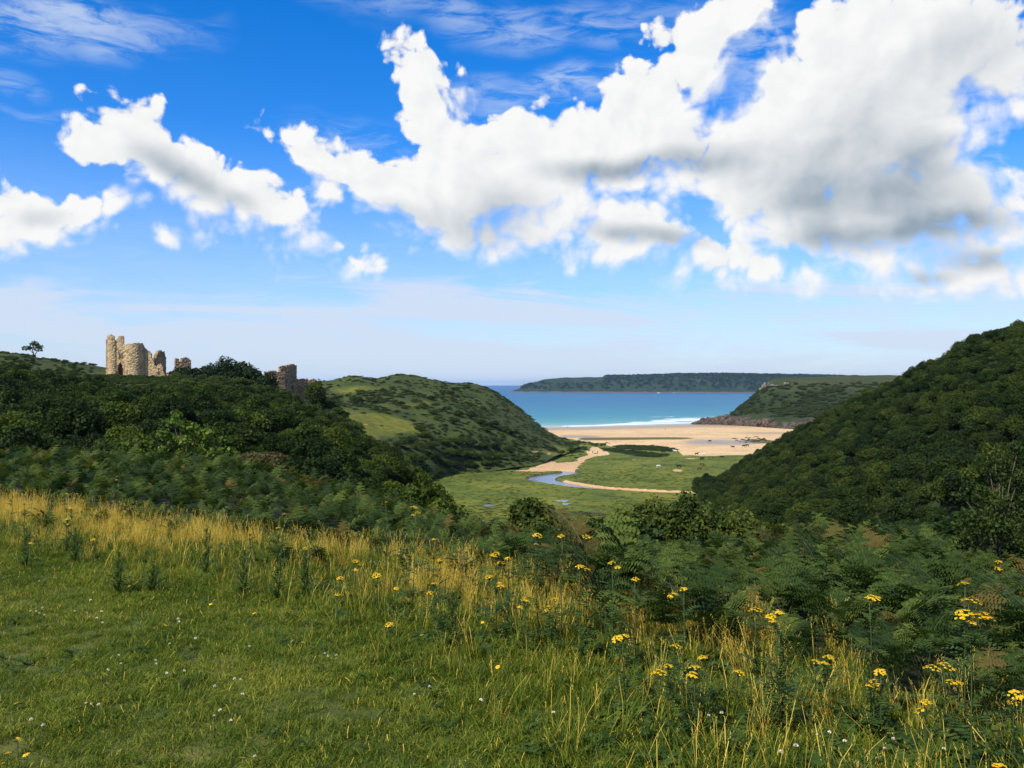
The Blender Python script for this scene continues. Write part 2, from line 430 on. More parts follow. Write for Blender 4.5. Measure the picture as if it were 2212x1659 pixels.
def plain_mat(name, col, rough=0.6, spec=0.3, var=0.0, scale=5.0, bump=0.0):
    m, t = mat(name)
    c = col
    g = t.node('ShaderNodeTexCoord').outputs['Object']
    if var:
        n = t.noise(g, scale, 4, 0.6)
        c = t.mix(n, tuple(x * (1 - var) for x in col), tuple(min(1, x * (1 + var)) for x in col))
    b = t.node('ShaderNodeBsdfPrincipled', {'Base Color': c, 'Roughness': rough, 'Specular IOR Level': spec})
    if bump:
        bp = t.node('ShaderNodeBump', {'Strength': bump, 'Height': t.noise(g, scale * 3, 4)}); t.L.new(bp.outputs[0], b.inputs['Normal'])
    t.L.new(b.outputs[0], t.out.inputs[0])
    return m

def ground_mat(name, c0, c1, c2, scale, bump_scale, bump=0.5, rough=0.9, extra=None):
    m, t = mat(name)
    g = t.node('ShaderNodeNewGeometry').outputs['Position']
    n = t.noise(g, scale, 5, 0.6); k = t.noise(g, scale * 7.3, 4, 0.6)
    c = t.ramp(t.m('ADD', t.m('MULTIPLY', n, 0.65), t.m('MULTIPLY', k, 0.35)), [(0.34, c0), (0.5, c1), (0.66, c2)])
    if extra: c = extra(t, c, g)
    b = t.node('ShaderNodeBsdfPrincipled', {'Base Color': c, 'Roughness': rough, 'Specular IOR Level': 0.15})
    bp = t.node('ShaderNodeBump', {'Strength': bump, 'Distance': 1.0 / bump_scale, 'Height': t.noise(g, bump_scale, 5, 0.65)})
    t.L.new(bp.outputs[0], b.inputs['Normal']); t.L.new(b.outputs[0], t.out.inputs[0])
    return m

M = {}
M['leaf_wood'] = leaf_mat('leaf_wood', [(.010, .023, .005), (.028, .052, .007), (.090, .125, .012)], .32, big=.03, hue_obj=.5)
M['leaf_wood_shaded'] = leaf_mat('leaf_wood_shaded', [(.012, .026, .007), (.029, .052, .009), (.078, .105, .014)], .34, big=.05, hue_obj=.55)  # wood leaves of the right hill, cloud shade put into the colour
M['leaf_bush'] = leaf_mat('leaf_bush', [(.018, .034, .009), (.038, .064, .013), (.075, .105, .018)], .28, big=.02)
M['leaf_dune'] = leaf_mat('leaf_dune', [(.024, .038, .011), (.044, .064, .014), (.080, .100, .02)], .3, big=.02)
M['leaf_bright'] = leaf_mat('leaf_bright', [(.030, .060, .012), (.075, .135, .022), (.17, .235, .035)], .38)
M['leaf_hawthorn'] = leaf_mat('leaf_hawthorn', [(.018, .036, .008), (.045, .075, .014), (.13, .15, .02)], .36)
M['leaf_ivy'] = leaf_mat('leaf_ivy', [(.008, .018, .007), (.016, .034, .010), (.030, .055, .014)], .2)
M['fern'] = leaf_mat('fern', [(.011, .027, .007), (.038, .070, .012), (.135, .17, .026)], .36, hue_obj=.6, dead=(.13, .085, .025))
M['fern_stem'] = plain_mat('fern_stem', (.05, .07, .02), .6)
M['grass'] = leaf_mat('grass_blade', [(.046, .086, .008), (.118, .168, .013), (.33, .32, .045)], .36, big=.9, hue_obj=.4, tcol=(1.15, 1.15, .6))
M['straw'] = leaf_mat('straw_blade', [(.26, .165, .014), (.56, .385, .045), (.86, .66, .14)], .34, hue_obj=.4, tcol=(1.1, 1.0, .7))
M['marsh_grass'] = leaf_mat('marsh_grass', [(.060, .085, .009), (.105, .130, .012), (.18, .18, .02)], .3, hue_obj=.5)
M['herb'] = leaf_mat('herb_leaf', [(.026, .056, .012), (.060, .105, .020), (.11, .155, .030)], .35)
M['yellow'] = plain_mat('yellow_petal', (.78, .50, .012), .5, .2, .15, 60)
M['yellow_core'] = plain_mat('flower_centre', (.50, .24, .010), .7)
M['clover'] = plain_mat('clover_white', (.80, .72, .60), .7, .2, .2, 120)
M['bark'] = plain_mat('bark', (.060, .048, .036), .9, .1, .4, 4, .5)
M['twig'] = plain_mat('twig', (.11, .085, .06), .9, .1, .3, 8)

# ================================================================== the land
# -- the hill the picture is taken from: a grassy brow that falls away beyond a slanting edge
EDGE = [(-40, 24.0), (-20, 20.0), (-8.6, 14.4), (-4.6, 11.8), (-0.5, 8.8), (1.45, 6.0), (2.05, 4.4), (2.6, 3.2), (3.6, 1.6), (6, -4), (12, -22)]
_EX = np.array(EDGE)
def edge_sd(x, y):
    """distance beyond the edge of the meadow (negative on the meadow)"""
    x = np.asarray(x, float); y = np.asarray(y, float)
    best = np.full(np.broadcast(x, y).shape, 1e9); sign = np.ones_like(best)
    for (ax, ay), (bx, by) in zip(EDGE[:-1], EDGE[1:]):
        dx, dy = bx - ax, by - ay; L2 = dx * dx + dy * dy
        t = np.clip(((x - ax) * dx + (y - ay) * dy) / L2, 0, 1)
        ex, ey = x - ax - t * dx, y - ay - t * dy
        d = np.hypot(ex, ey); cr = dx * (y - ay) - dy * (x - ax)
        upd = d < best
        best = np.where(upd, d, best); sign = np.where(upd, np.where(cr > 0, 1.0, -1.0), sign)
    return best * sign

def near_z(x, y):
    s = edge_sd(x, y)
    up = 43.42 - 0.05 * np.clip(np.asarray(y, float), -6, 14) + 0.012 * np.clip(-np.asarray(x, float), 0, 30)
    sp = np.maximum(s, 0)
    far = 0.12 * np.maximum(sp - 0.4, 0) - 0.03 * np.clip(sp - 4, 0, None) + 0.42 * np.clip(sp - 17, 0, None) - 0.2 * np.clip(sp - 80, 0, None)
    u = np.asarray(x, float) / np.maximum(np.asarray(y, float), 1.0)
    far = far + 0.11 * np.clip(sp - 0.8, 0, 15) * sstep(u, -.34, -.02) * (1 - .65 * sstep(u, .16, .42)) * np.where(np.asarray(y) > 1, 1, 0)
    z = up - far
    # the left-hand shoulder stays higher before it dips
    n = fbm(x, y, 3.2, 4, 11) * 0.07 + fbm(x, y, 0.7, 2, 12) * 0.018 * (s < 6)
    return np.maximum(z + n + fbm(x, y, 22, 3, 13) * 0.5 * sstep(s, 6, 30), -4.0)

def build_near():
    nth, nr = 420, 150
    th = np.linspace(-math.pi, math.pi, nth, endpoint=False)
    # finer where the view goes
    r = np.concatenate([[0.0], 1.2 * (290 / 1.2) ** (np.arange(nr - 1) / (nr - 2))])
    Rr, T = np.meshgrid(r, th, indexing='ij')
    X, Y = Rr * np.sin(T), Rr * np.cos(T)
    Z = near_z(X, Y)
    V = np.stack([X, Y, Z], -1).reshape(-1, 3)
    Fc = grid_faces(nth, nr, True)[:, ::-1]
    s = edge_sd(X, Y)
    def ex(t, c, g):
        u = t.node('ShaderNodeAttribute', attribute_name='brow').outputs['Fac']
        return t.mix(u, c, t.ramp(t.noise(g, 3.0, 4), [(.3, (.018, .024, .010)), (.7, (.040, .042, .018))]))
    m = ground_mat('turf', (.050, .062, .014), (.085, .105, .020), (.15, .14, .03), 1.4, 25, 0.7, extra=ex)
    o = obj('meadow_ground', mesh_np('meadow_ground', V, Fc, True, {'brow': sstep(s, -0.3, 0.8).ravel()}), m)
    tag(o, kind='structure')
build_near()

# -- hills: each lofted over a few contour lines that run across it, front to back
class Hill:
    def __init__(s, name, curves, nu, nv, mat_, rough_amp=1.2, rough_scale=18, seed=0, attrs=None):
        C = [catmull(np.array([at(*p) for p in c]), nu) for c in curves]
        P = np.stack([catmull(np.stack([c[i] for c in C]), nv) for i in range(nu)], 1)      # nv, nu, 3
        P[..., 2] += rough_amp * fbm(P[..., 0], P[..., 1], rough_scale, 4, 50 + seed)
        s.P = P; s.nu, s.nv = nu, nv
        a = attrs(P) if attrs else None
        s.o = obj(name, mesh_np(name, P.reshape(-1, 3), grid_faces(nu, nv), True, a), mat_)
        tag(s.o, kind='structure')
        A, B, C_ = P[:-1, :-1], P[:-1, 1:], P[1:, :-1]
        s.area = np.linalg.norm(np.cross(B - A, C_ - A), axis=-1)
    def scatter(s, n, rng, dens=None, vmin=0, vmax=1):
        w = s.area.copy(); k = s.nv - 1
        w[:int(vmin * k)] = 0; w[int(math.ceil(vmax * k)):] = 0
        if dens is not None: w = w * dens(s.P[:-1, :-1])
        c = rng.choice(w.size, n, p=(w / w.sum()).ravel()); j, i = np.unravel_index(c, w.shape)
        a, b = rng.random(n)[:, None], rng.random(n)[:, None]
        P = s.P
        return (P[j, i] * (1 - a) + P[j, i + 1] * a) * (1 - b) + (P[j + 1, i] * (1 - a) + P[j + 1, i + 1] * a) * b

def thin(P, d, rng=None):
    """keep points at least d apart (d may be an array)"""
    keep = []; cells = {}
    d = np.broadcast_to(d, len(P)); dm = d.max()
    for k, p in enumerate(P):
        c = (int(p[0] // dm), int(p[1] // dm)); ok = True
        for a in (-1, 0, 1):
            for b in (-1, 0, 1):
                for q in cells.get((c[0] + a, c[1] + b), ()):
                    if (P[q][0] - p[0]) ** 2 + (P[q][1] - p[1]) ** 2 < (0.5 * (d[k] + d[q])) ** 2: ok = False; break
                if not ok: break
            if not ok: break
        if ok: keep.append(k); cells.setdefault(c, []).append(k)
    return P[keep]

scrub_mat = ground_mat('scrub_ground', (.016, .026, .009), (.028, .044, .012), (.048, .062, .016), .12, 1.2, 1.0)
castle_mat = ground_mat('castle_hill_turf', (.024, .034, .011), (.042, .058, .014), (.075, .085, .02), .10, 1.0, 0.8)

def dune_attr(P):
    x, y = P[..., 0], P[..., 1]
    u = x / y * F + 1250; v = (H - P[..., 2]) / y * F + 937.5
    def blob(cx, cy, rx, ry): return np.exp(-(((u - cx) / rx) ** 2 + ((v - cy) / ry) ** 2))
    n = fbm(x, y, 14, 4, 5)
    g = blob(905, 1030, 80, 24) * 1.5 + blob(945, 1055, 60, 22) + blob(1010, 985, 40, 8) * .6 + blob(1370, 1110, 45, 18) + blob(1330, 1135, 30, 10) + blob(850, 955, 60, 14) * .8
    s = blob(895, 1036, 11, 2.5) + blob(846, 1018, 3, 7) + blob(1118, 974, 6, 2) + blob(1310, 1102, 12, 3) + blob(1340, 1108, 10, 5)
    return {'grass': np.clip(g * .9 + fbm(x, y, 22, 4, 6) * .9 * (g > .15), 0, 1).ravel(), 'sand': np.clip(s * 1.25 + n * .9 - .25, 0, 1).ravel()}
def dune_extra(t, c, g):
    a = t.node('ShaderNodeAttribute', attribute_name='grass').outputs['Fac']; s = t.node('ShaderNodeAttribute', attribute_name='sand').outputs['Fac']
    n = t.noise(g, .5, 3)
    c = t.mix(t.ss(t.m('ADD', a, t.m('MULTIPLY', t.m('SUBTRACT', n, .5), .7)), .25, .85), c, t.ramp(t.noise(g, .3, 4), [(.35, (.10, .115, .014)), (.65, (.18, .175, .022))]))
    return t.mix(t.ss(s, .4, .6, 0, .85), c, (.38, .26, .14))
dune_mat = ground_mat('dune_turf', (.030, .046, .011), (.052, .074, .015), (.085, .105, .02), .05, .8, 0.9, extra=dune_extra)

def zl(px, z, D):
    """contour point given by sight-line column, height above the sea and distance"""
    return (px, 937.5 - (z - H) / D * F, D)

castle_hill = Hill('castle_hill', [
    [zl(-700, 30, 40), zl(-300, 34, 46), zl(0, 35.5, 52), zl(250, 35.5, 55), zl(500, 34.5, 58), zl(700, 33, 60), zl(900, 30, 62), zl(1050, 27, 66), zl(1200, 22, 72)],
    [zl(-700, 36, 80), zl(-300, 38, 85), zl(0, 38, 90), zl(250, 38, 95), zl(500, 37.2, 100), zl(700, 34.5, 100), zl(900, 29.5, 100), zl(1050, 24.5, 100), zl(1200, 16, 105)],
    [zl(-700, 44, 130), zl(-300, 43.6, 140), zl(0, 43.0, 145), zl(250, 42.6, 150), zl(500, 41.5, 150), zl(700, 38.0, 148), zl(900, 31.0, 138), zl(1050, 24.0, 132), zl(1200, 13, 132)],
    [zl(-700, 51, 190), zl(-300, 49.5, 190), zl(0, 47.5, 190), zl(250, 46.2, 192), zl(500, 45.4, 192), zl(700, 42.4, 184), zl(900, 31.0, 168), zl(1050, 20, 158), zl(1200, 6, 155)],
    [zl(-700, 58, 245), zl(-300, 56.5, 245), zl(0, 53.6, 245), zl(120, 51.5, 240), zl(250, 48.6, 238), zl(500, 45.6, 232), zl(760, 41.5, 222), zl(930, 24, 205), zl(1060, 8, 196)],
    [zl(-700, 54, 320), zl(-300, 52, 320), zl(0, 48, 320), zl(250, 43, 315), zl(500, 38, 300), zl(700, 30, 285), zl(860, 12, 270), zl(980, 0, 260)],
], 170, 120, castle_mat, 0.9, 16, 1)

dune_hill = Hill('dune_hill', [
    [zl(350, 0, 250), zl(700, 0, 280), zl(900, 0, 305), (1000, 1205, 338), (1100, 1166, 392), (1180, 1154, 404), (1270, 1142, 424), (1330, 1128, 450), (1385, 1104, 510), (1420, 1085, 570)],
    [zl(350, 16, 300), zl(700, 16, 330), (900, 1110, 345), (1000, 1108, 372), (1100, 1104, 412), (1180, 1104, 432), (1250, 1108, 446), (1320, 1108, 474), (1372, 1094, 530), (1405, 1080, 590)],
    [zl(350, 30, 360), zl(700, 28, 385), (850, 1025, 400), (940, 1042, 408), (1050, 1040, 430), (1150, 1045, 450), (1230, 1058, 470), (1300, 1076, 500), (1358, 1078, 555), (1393, 1076, 610)],
    [zl(350, 40, 440), zl(700, 37, 450), (830, 985, 460), (950, 980, 470), (1050, 984, 490), (1130, 994, 510), (1205, 1012, 530), (1280, 1040, 555), (1340, 1064, 590), (1385, 1074, 630)],
    [zl(350, 49, 540), zl(640, 46.2, 545), (790, 933, 555), (865, 917, 560), (920, 924, 565), (975, 915, 575), (1060, 930, 585), (1110, 938, 600), (1160, 940, 615), (1215, 962, 625), (1285, 1014, 630), (1330, 1050, 640), (1376, 1074, 660)],
    [zl(350, 40, 700), zl(700, 38, 700), zl(900, 38, 720), zl(1080, 30, 740), zl(1180, 18, 740), zl(1300, 6, 730), zl(1360, -2, 730)],
], 230, 130, dune_mat, 1.6, 30, 2, dune_attr)

wood_hill = Hill('wooded_hill', [
    [zl(1690, 3, 345), zl(1750, 12, 200), zl(1850, 20, 120), zl(2050, 25, 88), zl(2300, 29, 70), zl(2600, 32, 58), zl(3000, 35, 50)],
    [zl(1705, 2, 352), zl(1785, 9, 255), zl(1900, 19, 185), zl(2080, 27, 145), zl(2300, 34, 122), zl(2600, 40, 105), zl(3000, 46, 95)],
    [zl(1720, 1.5, 362), zl(1815, 11, 300), zl(1920, 21, 250), zl(2080, 31, 212), zl(2280, 40.5, 185), zl(2550, 49, 165), zl(3000, 56, 150)],
    [(1735, 1205, 368), (1795, 1166, 345), (1870, 1112, 325), (1990, 1048, 305), (2090, 1000, 288), (2200, 950, 272), (2300, 901, 258), (2400, 854, 246), (2500, 832, 238), (2700, 790, 226), (3000, 740, 215)],
    [zl(1720, -3, 420), zl(1800, 2, 410), zl(1900, 8, 390), zl(2050, 18, 370), zl(2200, 30, 350), zl(2400, 44, 330), zl(2700, 56, 310), zl(3000, 60, 300)],
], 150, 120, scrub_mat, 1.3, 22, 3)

def head_attr(P):
    z = P[..., 2]; n = fbm(P[..., 0], P[..., 1], 25, 4, 8)
    u = P[..., 0] / P[..., 1] * F + 1250
    return {'rock': np.clip(sstep(z + n * 7, 10, 5) + np.exp(-(((u - 1862) / 26) ** 2)) * sstep(z + n * 5, 30, 40) * .0, 0, 1).ravel(), 'grass': sstep(z + n * 8, 34, 44).ravel()}
def head_extra(t, c, g):
    a = t.node('ShaderNodeAttribute', attribute_name='rock').outputs['Fac']; gr = t.node('ShaderNodeAttribute', attribute_name='grass').outputs['Fac']
    n = t.noise(g, .12, 5, .65)
    c = t.mix(t.m('MULTIPLY', gr, .8), c, t.ramp(t.noise(g, .05, 4), [(.35, (.040, .052, .014)), (.65, (.075, .085, .02))]))
    return t.mix(a, c, t.ramp(n, [(.32, (.022, .019, .017)), (.5, (.075, .06, .045)), (.66, (.17, .13, .09))]))
head_mat = ground_mat('headland_turf', (.018, .030, .010), (.032, .048, .013), (.052, .068, .017), .035, .35, 1.0, extra=head_extra)
headland = Hill('near_headland', [
    [zl(1700, -3, 955), zl(1790, -3, 925), zl(1850, -2, 880), zl(1935, -1, 830), zl(2060, 0, 790), zl(2250, 0, 740), zl(2500, 0, 720), zl(2800, 0, 700)],
    [zl(1704, 1, 962), zl(1790, 8, 938), zl(1850, 9, 898), zl(1935, 9, 850), zl(2060, 10, 812), zl(2250, 12, 770), zl(2500, 14, 750), zl(2800, 18, 740)],
    [zl(1708, 2, 970), zl(1785, 9, 965), zl(1840, 15.5, 950), zl(1930, 23, 925), zl(2060, 28, 900), zl(2250, 32, 880), zl(2500, 36, 870), zl(2800, 40, 870)],
    [zl(1716, 1, 985), zl(1785, 11, 1000), zl(1835, 24, 1005), (1868, 947, 1010), (1950, 936, 1020), (2060, 932, 1030), (2250, 930, 1030), (2500, 928, 1030), (2800, 926, 1030)],
    [zl(1730, -2, 1010), zl(1790, 9, 1060), zl(1850, 31, 1120), (1885, 930, 1180), (1960, 925, 1250), (2080, 921, 1280), (2250, 919, 1300), (2500, 917, 1300), (2800, 915, 1300)],
    [zl(1740, -5, 1060), zl(1800, -5, 1200), zl(1850, 10, 1350), zl(1900, 25, 1450), zl(2000, 30, 1600), zl(2200, 30, 1700), zl(2500, 30, 1700), zl(2800, 30, 1700)],
], 170, 100, head_mat, 2.2, 30, 4, head_attr)

far_mat = ground_mat('far_wood', (.012, .024, .010), (.024, .042, .013), (.046, .062, .018), .012, .08, 1.0,
                     extra=lambda t, c, g: t.mix(t.ss(t.m('ADD', t.sep(g)[2], t.m('MULTIPLY', t.noise(g, .02, 3), 8)), 12, 6), c, (.15, .12, .095)))
far_head = Hill('far_headland', [
    [zl(1236, -4, 4700), zl(1300, -3, 4500), zl(1450, -3, 4350), zl(1700, -3, 4250), zl(2000, -3, 4200), zl(2400, -3, 4200), zl(2800, -3, 4200)],
    [zl(1240, 1, 4720), zl(1300, 10, 4560), zl(1450, 12, 4420), zl(1700, 14, 4330), zl(2000, 12, 4270), zl(2400, 12, 4270), zl(2800, 12, 4270)],
    [zl(1246, 3, 4760), (1290, 943, 4680), (1340, 934, 4600), (1450, 928, 4560), (1700, 924, 4500), (2000, 926, 4450), (2400, 930, 4450), (2800, 930, 4450)],
    [zl(1262, 4, 4850), (1300, 939, 4900), (1345, 925, 4900), (1450, 921, 4900), (1600, 919, 4900), (1750, 915, 4900), (1900, 918, 4900), (2050, 921, 4900), (2200, 924, 4900), (2800, 924, 4900)],
    [zl(1290, -5, 5200), zl(1340, 20, 5300), zl(1450, 40, 5400), zl(1700, 50, 5400), zl(2000, 50, 5400), zl(2400, 50, 5400), zl(2800, 50, 5400)],
], 260, 60, far_mat, 4.0, 60, 5)

# -- valley floor: salt marsh, stream, sand path and the beach
def poly_in(x, y, poly):
    c = np.zeros(np.broadcast(x, y).shape, bool); n = len(poly)
    for k in range(n):
        (x1, y1), (x2, y2) = poly[k], poly[(k + 1) % n]
        t = ((y1 > y) != (y2 > y)) & (x < (x2 - x1) * (y - y1) / (y2 - y1 + 1e-12) + x1)
        c ^= t
    return c
def line_d(x, y, pts):
    """distance to a polyline and width there (pts: x, y, halfwidth)"""
    best = np.full(np.broadcast(x, y).shape, 1e9)
    for (ax, ay, aw), (bx, by, bw) in zip(pts[:-1], pts[1:]):
        dx, dy = bx - ax, by - ay
        t = np.clip(((x - ax) * dx + (y - ay) * dy) / (dx * dx + dy * dy), 0, 1)
        best = np.minimum(best, np.hypot(x - ax - t * dx, y - ay - t * dy) - (aw + t * (bw - aw)))
    return best

WATER_Z = 2.25
def wl(pts): return [(*on_level(a, b, WATER_Z), w) for a, b, w in pts]
STREAM = wl([(1860, 1212, 3.2), (1760, 1207, 3.0), (1680, 1206, 2.6), (1600, 1203, 2.6), (1530, 1199, 2.8), (1460, 1194, 4.0), (1400, 1187, 6.0), (1350, 1179, 7.5), (1322, 1172, 8.5), (1332, 1165, 8.0), (1362, 1160, 7.5), (1395, 1155.5, 6.0), (1380, 1152, 3.5), (1330, 1150.0, 2.4), (1270, 1148.8, 2.0), (1206, 1150, 2.4), (1150, 1155, 2.8), (1100, 1163, 3.0), (1040, 1175, 3.0), (980, 1190, 3.0)])
STREAM = [(a, b, w * .72) for a, b, w in STREAM]
_sp = catmull(np.array(STREAM), 120); STREAM = [tuple(p) for p in _sp]
def lv(px, py, z=3.0): return tuple(on_level(px, py, z))
SAND_POLY = [lv(*p) for p in [(1255, 1149), (1300, 1142), (1325, 1132), (1332, 1115), (1342, 1120), (1356, 1131), (1402, 1128), (1428, 1112), (1436, 1096), (1446, 1088), (1462, 1090), (1472, 1098), (1488, 1106), (1480, 1110), (1452, 1114), (1430, 1124), (1412, 1136), (1410, 1146), (1402, 1152), (1380, 1150), (1300, 1151)]]
BEACH_EDGE = [(1330, 1062), (1395, 1068), (1413, 1073), (1450, 1079), (1487, 1087), (1560, 1084), (1623, 1090), (1655, 1099), (1667, 1111), (1720, 1113), (1792, 1111), (1900, 1108), (2100, 1100)]
DARK1 = [lv(*p) for p in [(1496, 1085), (1530, 1084), (1600, 1085), (1640, 1091), (1658, 1098), (1640, 1101), (1600, 1099), (1560, 1098), (1510, 1092)]]
DARK2 = [lv(*p) for p in [(1462, 1091), (1520, 1095), (1580, 1103), (1632, 1108), (1628, 1114), (1600, 1117), (1560, 1114), (1510, 1105), (1480, 1099)]]
CREEKS = [[(*on_level(a, b, 3.0), w) for a, b, w in c] for c in [
    [(1395, 1248, 1.6), (1430, 1252, 2.2), (1470, 1253, 2.4), (1520, 1256, 1.6), (1570, 1262, .8)],
    [(1390, 1232, .8), (1440, 1234, 1.3), (1500, 1238, .9)], [(1560, 1188, .5), (1640, 1190, .9), (1690, 1188, .4)],
    [(1150, 1235, .7), (1210, 1228, 1.0), (1260, 1232, .6)], [(1600, 1135, .5), (1680, 1137, .9), (1730, 1135, .4)], [(1470, 1210, .5), (1540, 1216, .6)]]]
PUDDLES = [(1372, 1223, 2.6, 1.2), (1382, 1230, 1.6, 1.0), (1195, 1233, 2.5, 1.0), (1180, 1234, 1.5, .8), (1491, 1201, 1.6, 1.1), (1392, 1214, 1.2, .5), (1478, 1212, 1.4, .5), (1497, 1222, 1.6, .5), (1376, 1208, 1.6, .5), (1427, 1209, 1.0, .5)]
PUDDLES = PUDDLES[:3]
PUD = [(*on_level(a, b, 2.95), rx, ry) for a, b, rx, ry in PUDDLES]

def valley_z(x, y):
    u = x / y * F + 1250
    shore = 905 + 95 * sstep(u, 1340, 1830)
    z = 3.0 - 1.0 * sstep(y, 470, 640) - 2.05 * sstep(y, 640, shore) - 2.5 * sstep(y, shore, shore + 160)
    z = z + fbm(x, y, 40, 3, 31) * 0.12 * sstep(y, 900, 500) + fbm(x, y, 6, 3, 32) * 0.05 * sstep(y, 700, 500)
    d = line_d(x, y, STREAM) + fbm(x, y, 5, 3, 33) * 0.7
    z = np.where(y < 600, z - 1.25 * sstep(d, 0.9, -0.7), z)
    for c in CREEKS:
        z = z - 0.55 * sstep(line_d(x, y, c) + fbm(x, y, 4, 2, 34) * .6, .6, -.5)
    for (cx, cy, rx, ry) in PUD:
        z = z - 0.25 * sstep(np.hypot((x - cx) / rx, (y - cy) / ry / 2.2) + fbm(x, y, 3, 2, 35) * .3, 1.15, .8)
    return z

def build_valley():
    us = np.linspace((760 - 1250) / F, (2350 - 1250) / F, 560)
    ys = 1.0 / np.linspace(1 / 190.0, 1 / 1120.0, 300)
    Y, U = np.meshgrid(ys, us, indexing='ij'); X = U * Y
    Z = valley_z(X, Y)
    pv = (H - 3.0) / Y * F + 937.5; pu = U * F + 1250
    be = np.interp(pu, [a for a, b in BEACH_EDGE], [b for a, b in BEACH_EDGE])
    n = fbm(X, Y, 9, 4, 41); nb = fbm(X, Y, 30, 4, 42)
    sand = sstep(be - pv + n * 2.5, -1.0, 1.5)
    sand = np.maximum(sand, poly_in(X + n * 2.5, Y + nb * 5, SAND_POLY) * 1.0)
    d = line_d(X, Y, STREAM) + n * 0.8
    inner = (pu > 1335) & (pv > 1172) | (pu > 1480)
    sand = np.maximum(sand, sstep(d, np.where(inner, 2.4, 0.9), np.where(inner, 1.1, 0.2)) * sstep(d, -1.5, 0.2) * (pv > 1158) * np.where(inner, 1, .5) * (Y < 420))
    for q in [(1655, 1148, 20, 4, .8), (1545, 1122, 14, 3, .5), (1690, 1119, 20, 2.5, .8), (1480, 1132, 18, 2.5, .55), (1600, 1160, 25, 3, .35)]:
        sand = np.maximum(sand, q[4] * np.exp(-(((pu - q[0]) / q[2]) ** 2 + ((pv - q[1]) / q[3]) ** 2)) * (1 + n))
    dark = np.maximum(poly_in(X + n * 3, Y + nb * 8, DARK1), poly_in(X + n * 3, Y + nb * 8, DARK2)) * 1.0
    # green strip and wet hollow across the beach
    strip = np.exp(-(((pv - 1067.5 - (pu - 1560) * -.006 + n * .8) / np.where(pu < 1560, 4.2, 3.6)) ** 2)) * sstep(pu, 1395, 1430) * sstep(pu, 1740, 1640)
    green = strip * 1.2 + np.exp(-(((pu - 1850) / 55) ** 2 + ((pv - 1075) / 5) ** 2)) * 1.4
    wet = np.exp(-(((pv - 1077 + n * 1.5) / 6.5) ** 2)) * sstep(pu, 1640, 1720) * sstep(pu, 1880, 1800) * 1.2 + np.exp(-(((pv - 1062.5 - (pu - 1420) * .02) / 3.0) ** 2)) * sstep(pu, 1360, 1385) * sstep(pu, 1480, 1430) * 1.3
    wet = wet + np.exp(-(((pv - 1053.5 + n * .6) / 2.2) ** 2 + ((pu - 1880) / 75) ** 2)) * .9 + np.exp(-(((pv - 1058 + n * .5) / 1.6) ** 2 + ((pu - 1640) / 190) ** 2)) * .35
    wet = np.maximum(wet, sstep(Z, .75, .1) * .8)
    bank = sstep(np.abs(d + 0.1) , 1.3, .2) * (pv > 1140) * 1.0
    for c in CREEKS: bank = np.maximum(bank, sstep(line_d(X, Y, c) + n * .6, .7, -.2))
    at_ = {'sand': np.clip(sand, 0, 1), 'dark': np.clip(dark, 0, 1), 'green': np.clip(green, 0, 1), 'wet': np.clip(wet, 0, 1), 'bank': np.clip(bank, 0, 1)}
    m, t = mat('valley_floor')
    g = t.node('ShaderNodeNewGeometry').outputs['Position']
    A = {k: t.node('ShaderNodeAttribute', attribute_name=k).outputs['Fac'] for k in at_}
    n1 = t.noise(g, .045, 5, .6); n2 = t.noise(g, .5, 4, .6); n3 = t.noise(t.vm('MULTIPLY', g, (1, 0.25, 1)), .8, 3)
    grass = t.ramp(t.m('ADD', t.m('MULTIPLY', n1, .6), t.m('MULTIPLY', n2, .4)), [(.38, (.056, .080, .008)), (.5, (.105, .132, .010)), (.62, (.185, .178, .016))])
    mud = t.ramp(n2, [(.3, (.022, .020, .012)), (.7, (.060, .048, .03))])
    sandc = t.ramp(t.m('ADD', t.m('MULTIPLY', n1, .5), t.m('MULTIPLY', n3, .5)), [(.34, (.47, .31, .145)), (.5, (.62, .42, .205)), (.66, (.72, .51, .27))])
    near_sand = t.mix(t.ss(t.sep(g)[1], 520, 470), sandc, t.mix(.5, sandc, (.46, .25, .12)))
    c = t.mix(A['bank'], grass, mud)
    c = t.mix(t.ss(t.m('ADD', A['sand'], t.m('MULTIPLY', t.m('SUBTRACT', n2, .5), .4)), .4, .6), c, near_sand)
    c = t.mix(t.ss(t.m('ADD', A['green'], t.m('MULTIPLY', t.m('SUBTRACT', n2, .5), .6)), .4, .8), c, t.mix(n2, (.075, .07, .02), (.16, .14, .05)))
    c = t.mix(t.m('MULTIPLY', A['wet'], .75), c, (.19, .155, .125))
    c = t.mix(t.m('MULTIPLY', A['dark'], t.ss(n2, .2, .45, .6, 1.0)), c, t.mix(n2, (.010, .013, .007), (.034, .036, .015)))
    b = t.node('ShaderNodeBsdfPrincipled', {'Base Color': c, 'Roughness': t.ss(A['wet'], 0, 1, .9, .35), 'Specular IOR Level': .25})
    bp = t.node('ShaderNodeBump', {'Strength': .6, 'Distance': .6, 'Height': t.m('MULTIPLY', t.noise(g, 1.2, 5, .65), t.m('SUBTRACT', 1, A['sand']))})
    t.L.new(bp.outputs[0], b.inputs['Normal']); t.L.new(b.outputs[0], t.out.inputs[0])
    o = obj('valley_floor', mesh_np('valley_floor', np.stack([X, Y, Z], -1).reshape(-1, 3), grid_faces(560, 300), True, {k: v.ravel() for k, v in at_.items()}), m)
    tag(o, kind='structure')
build_valley()

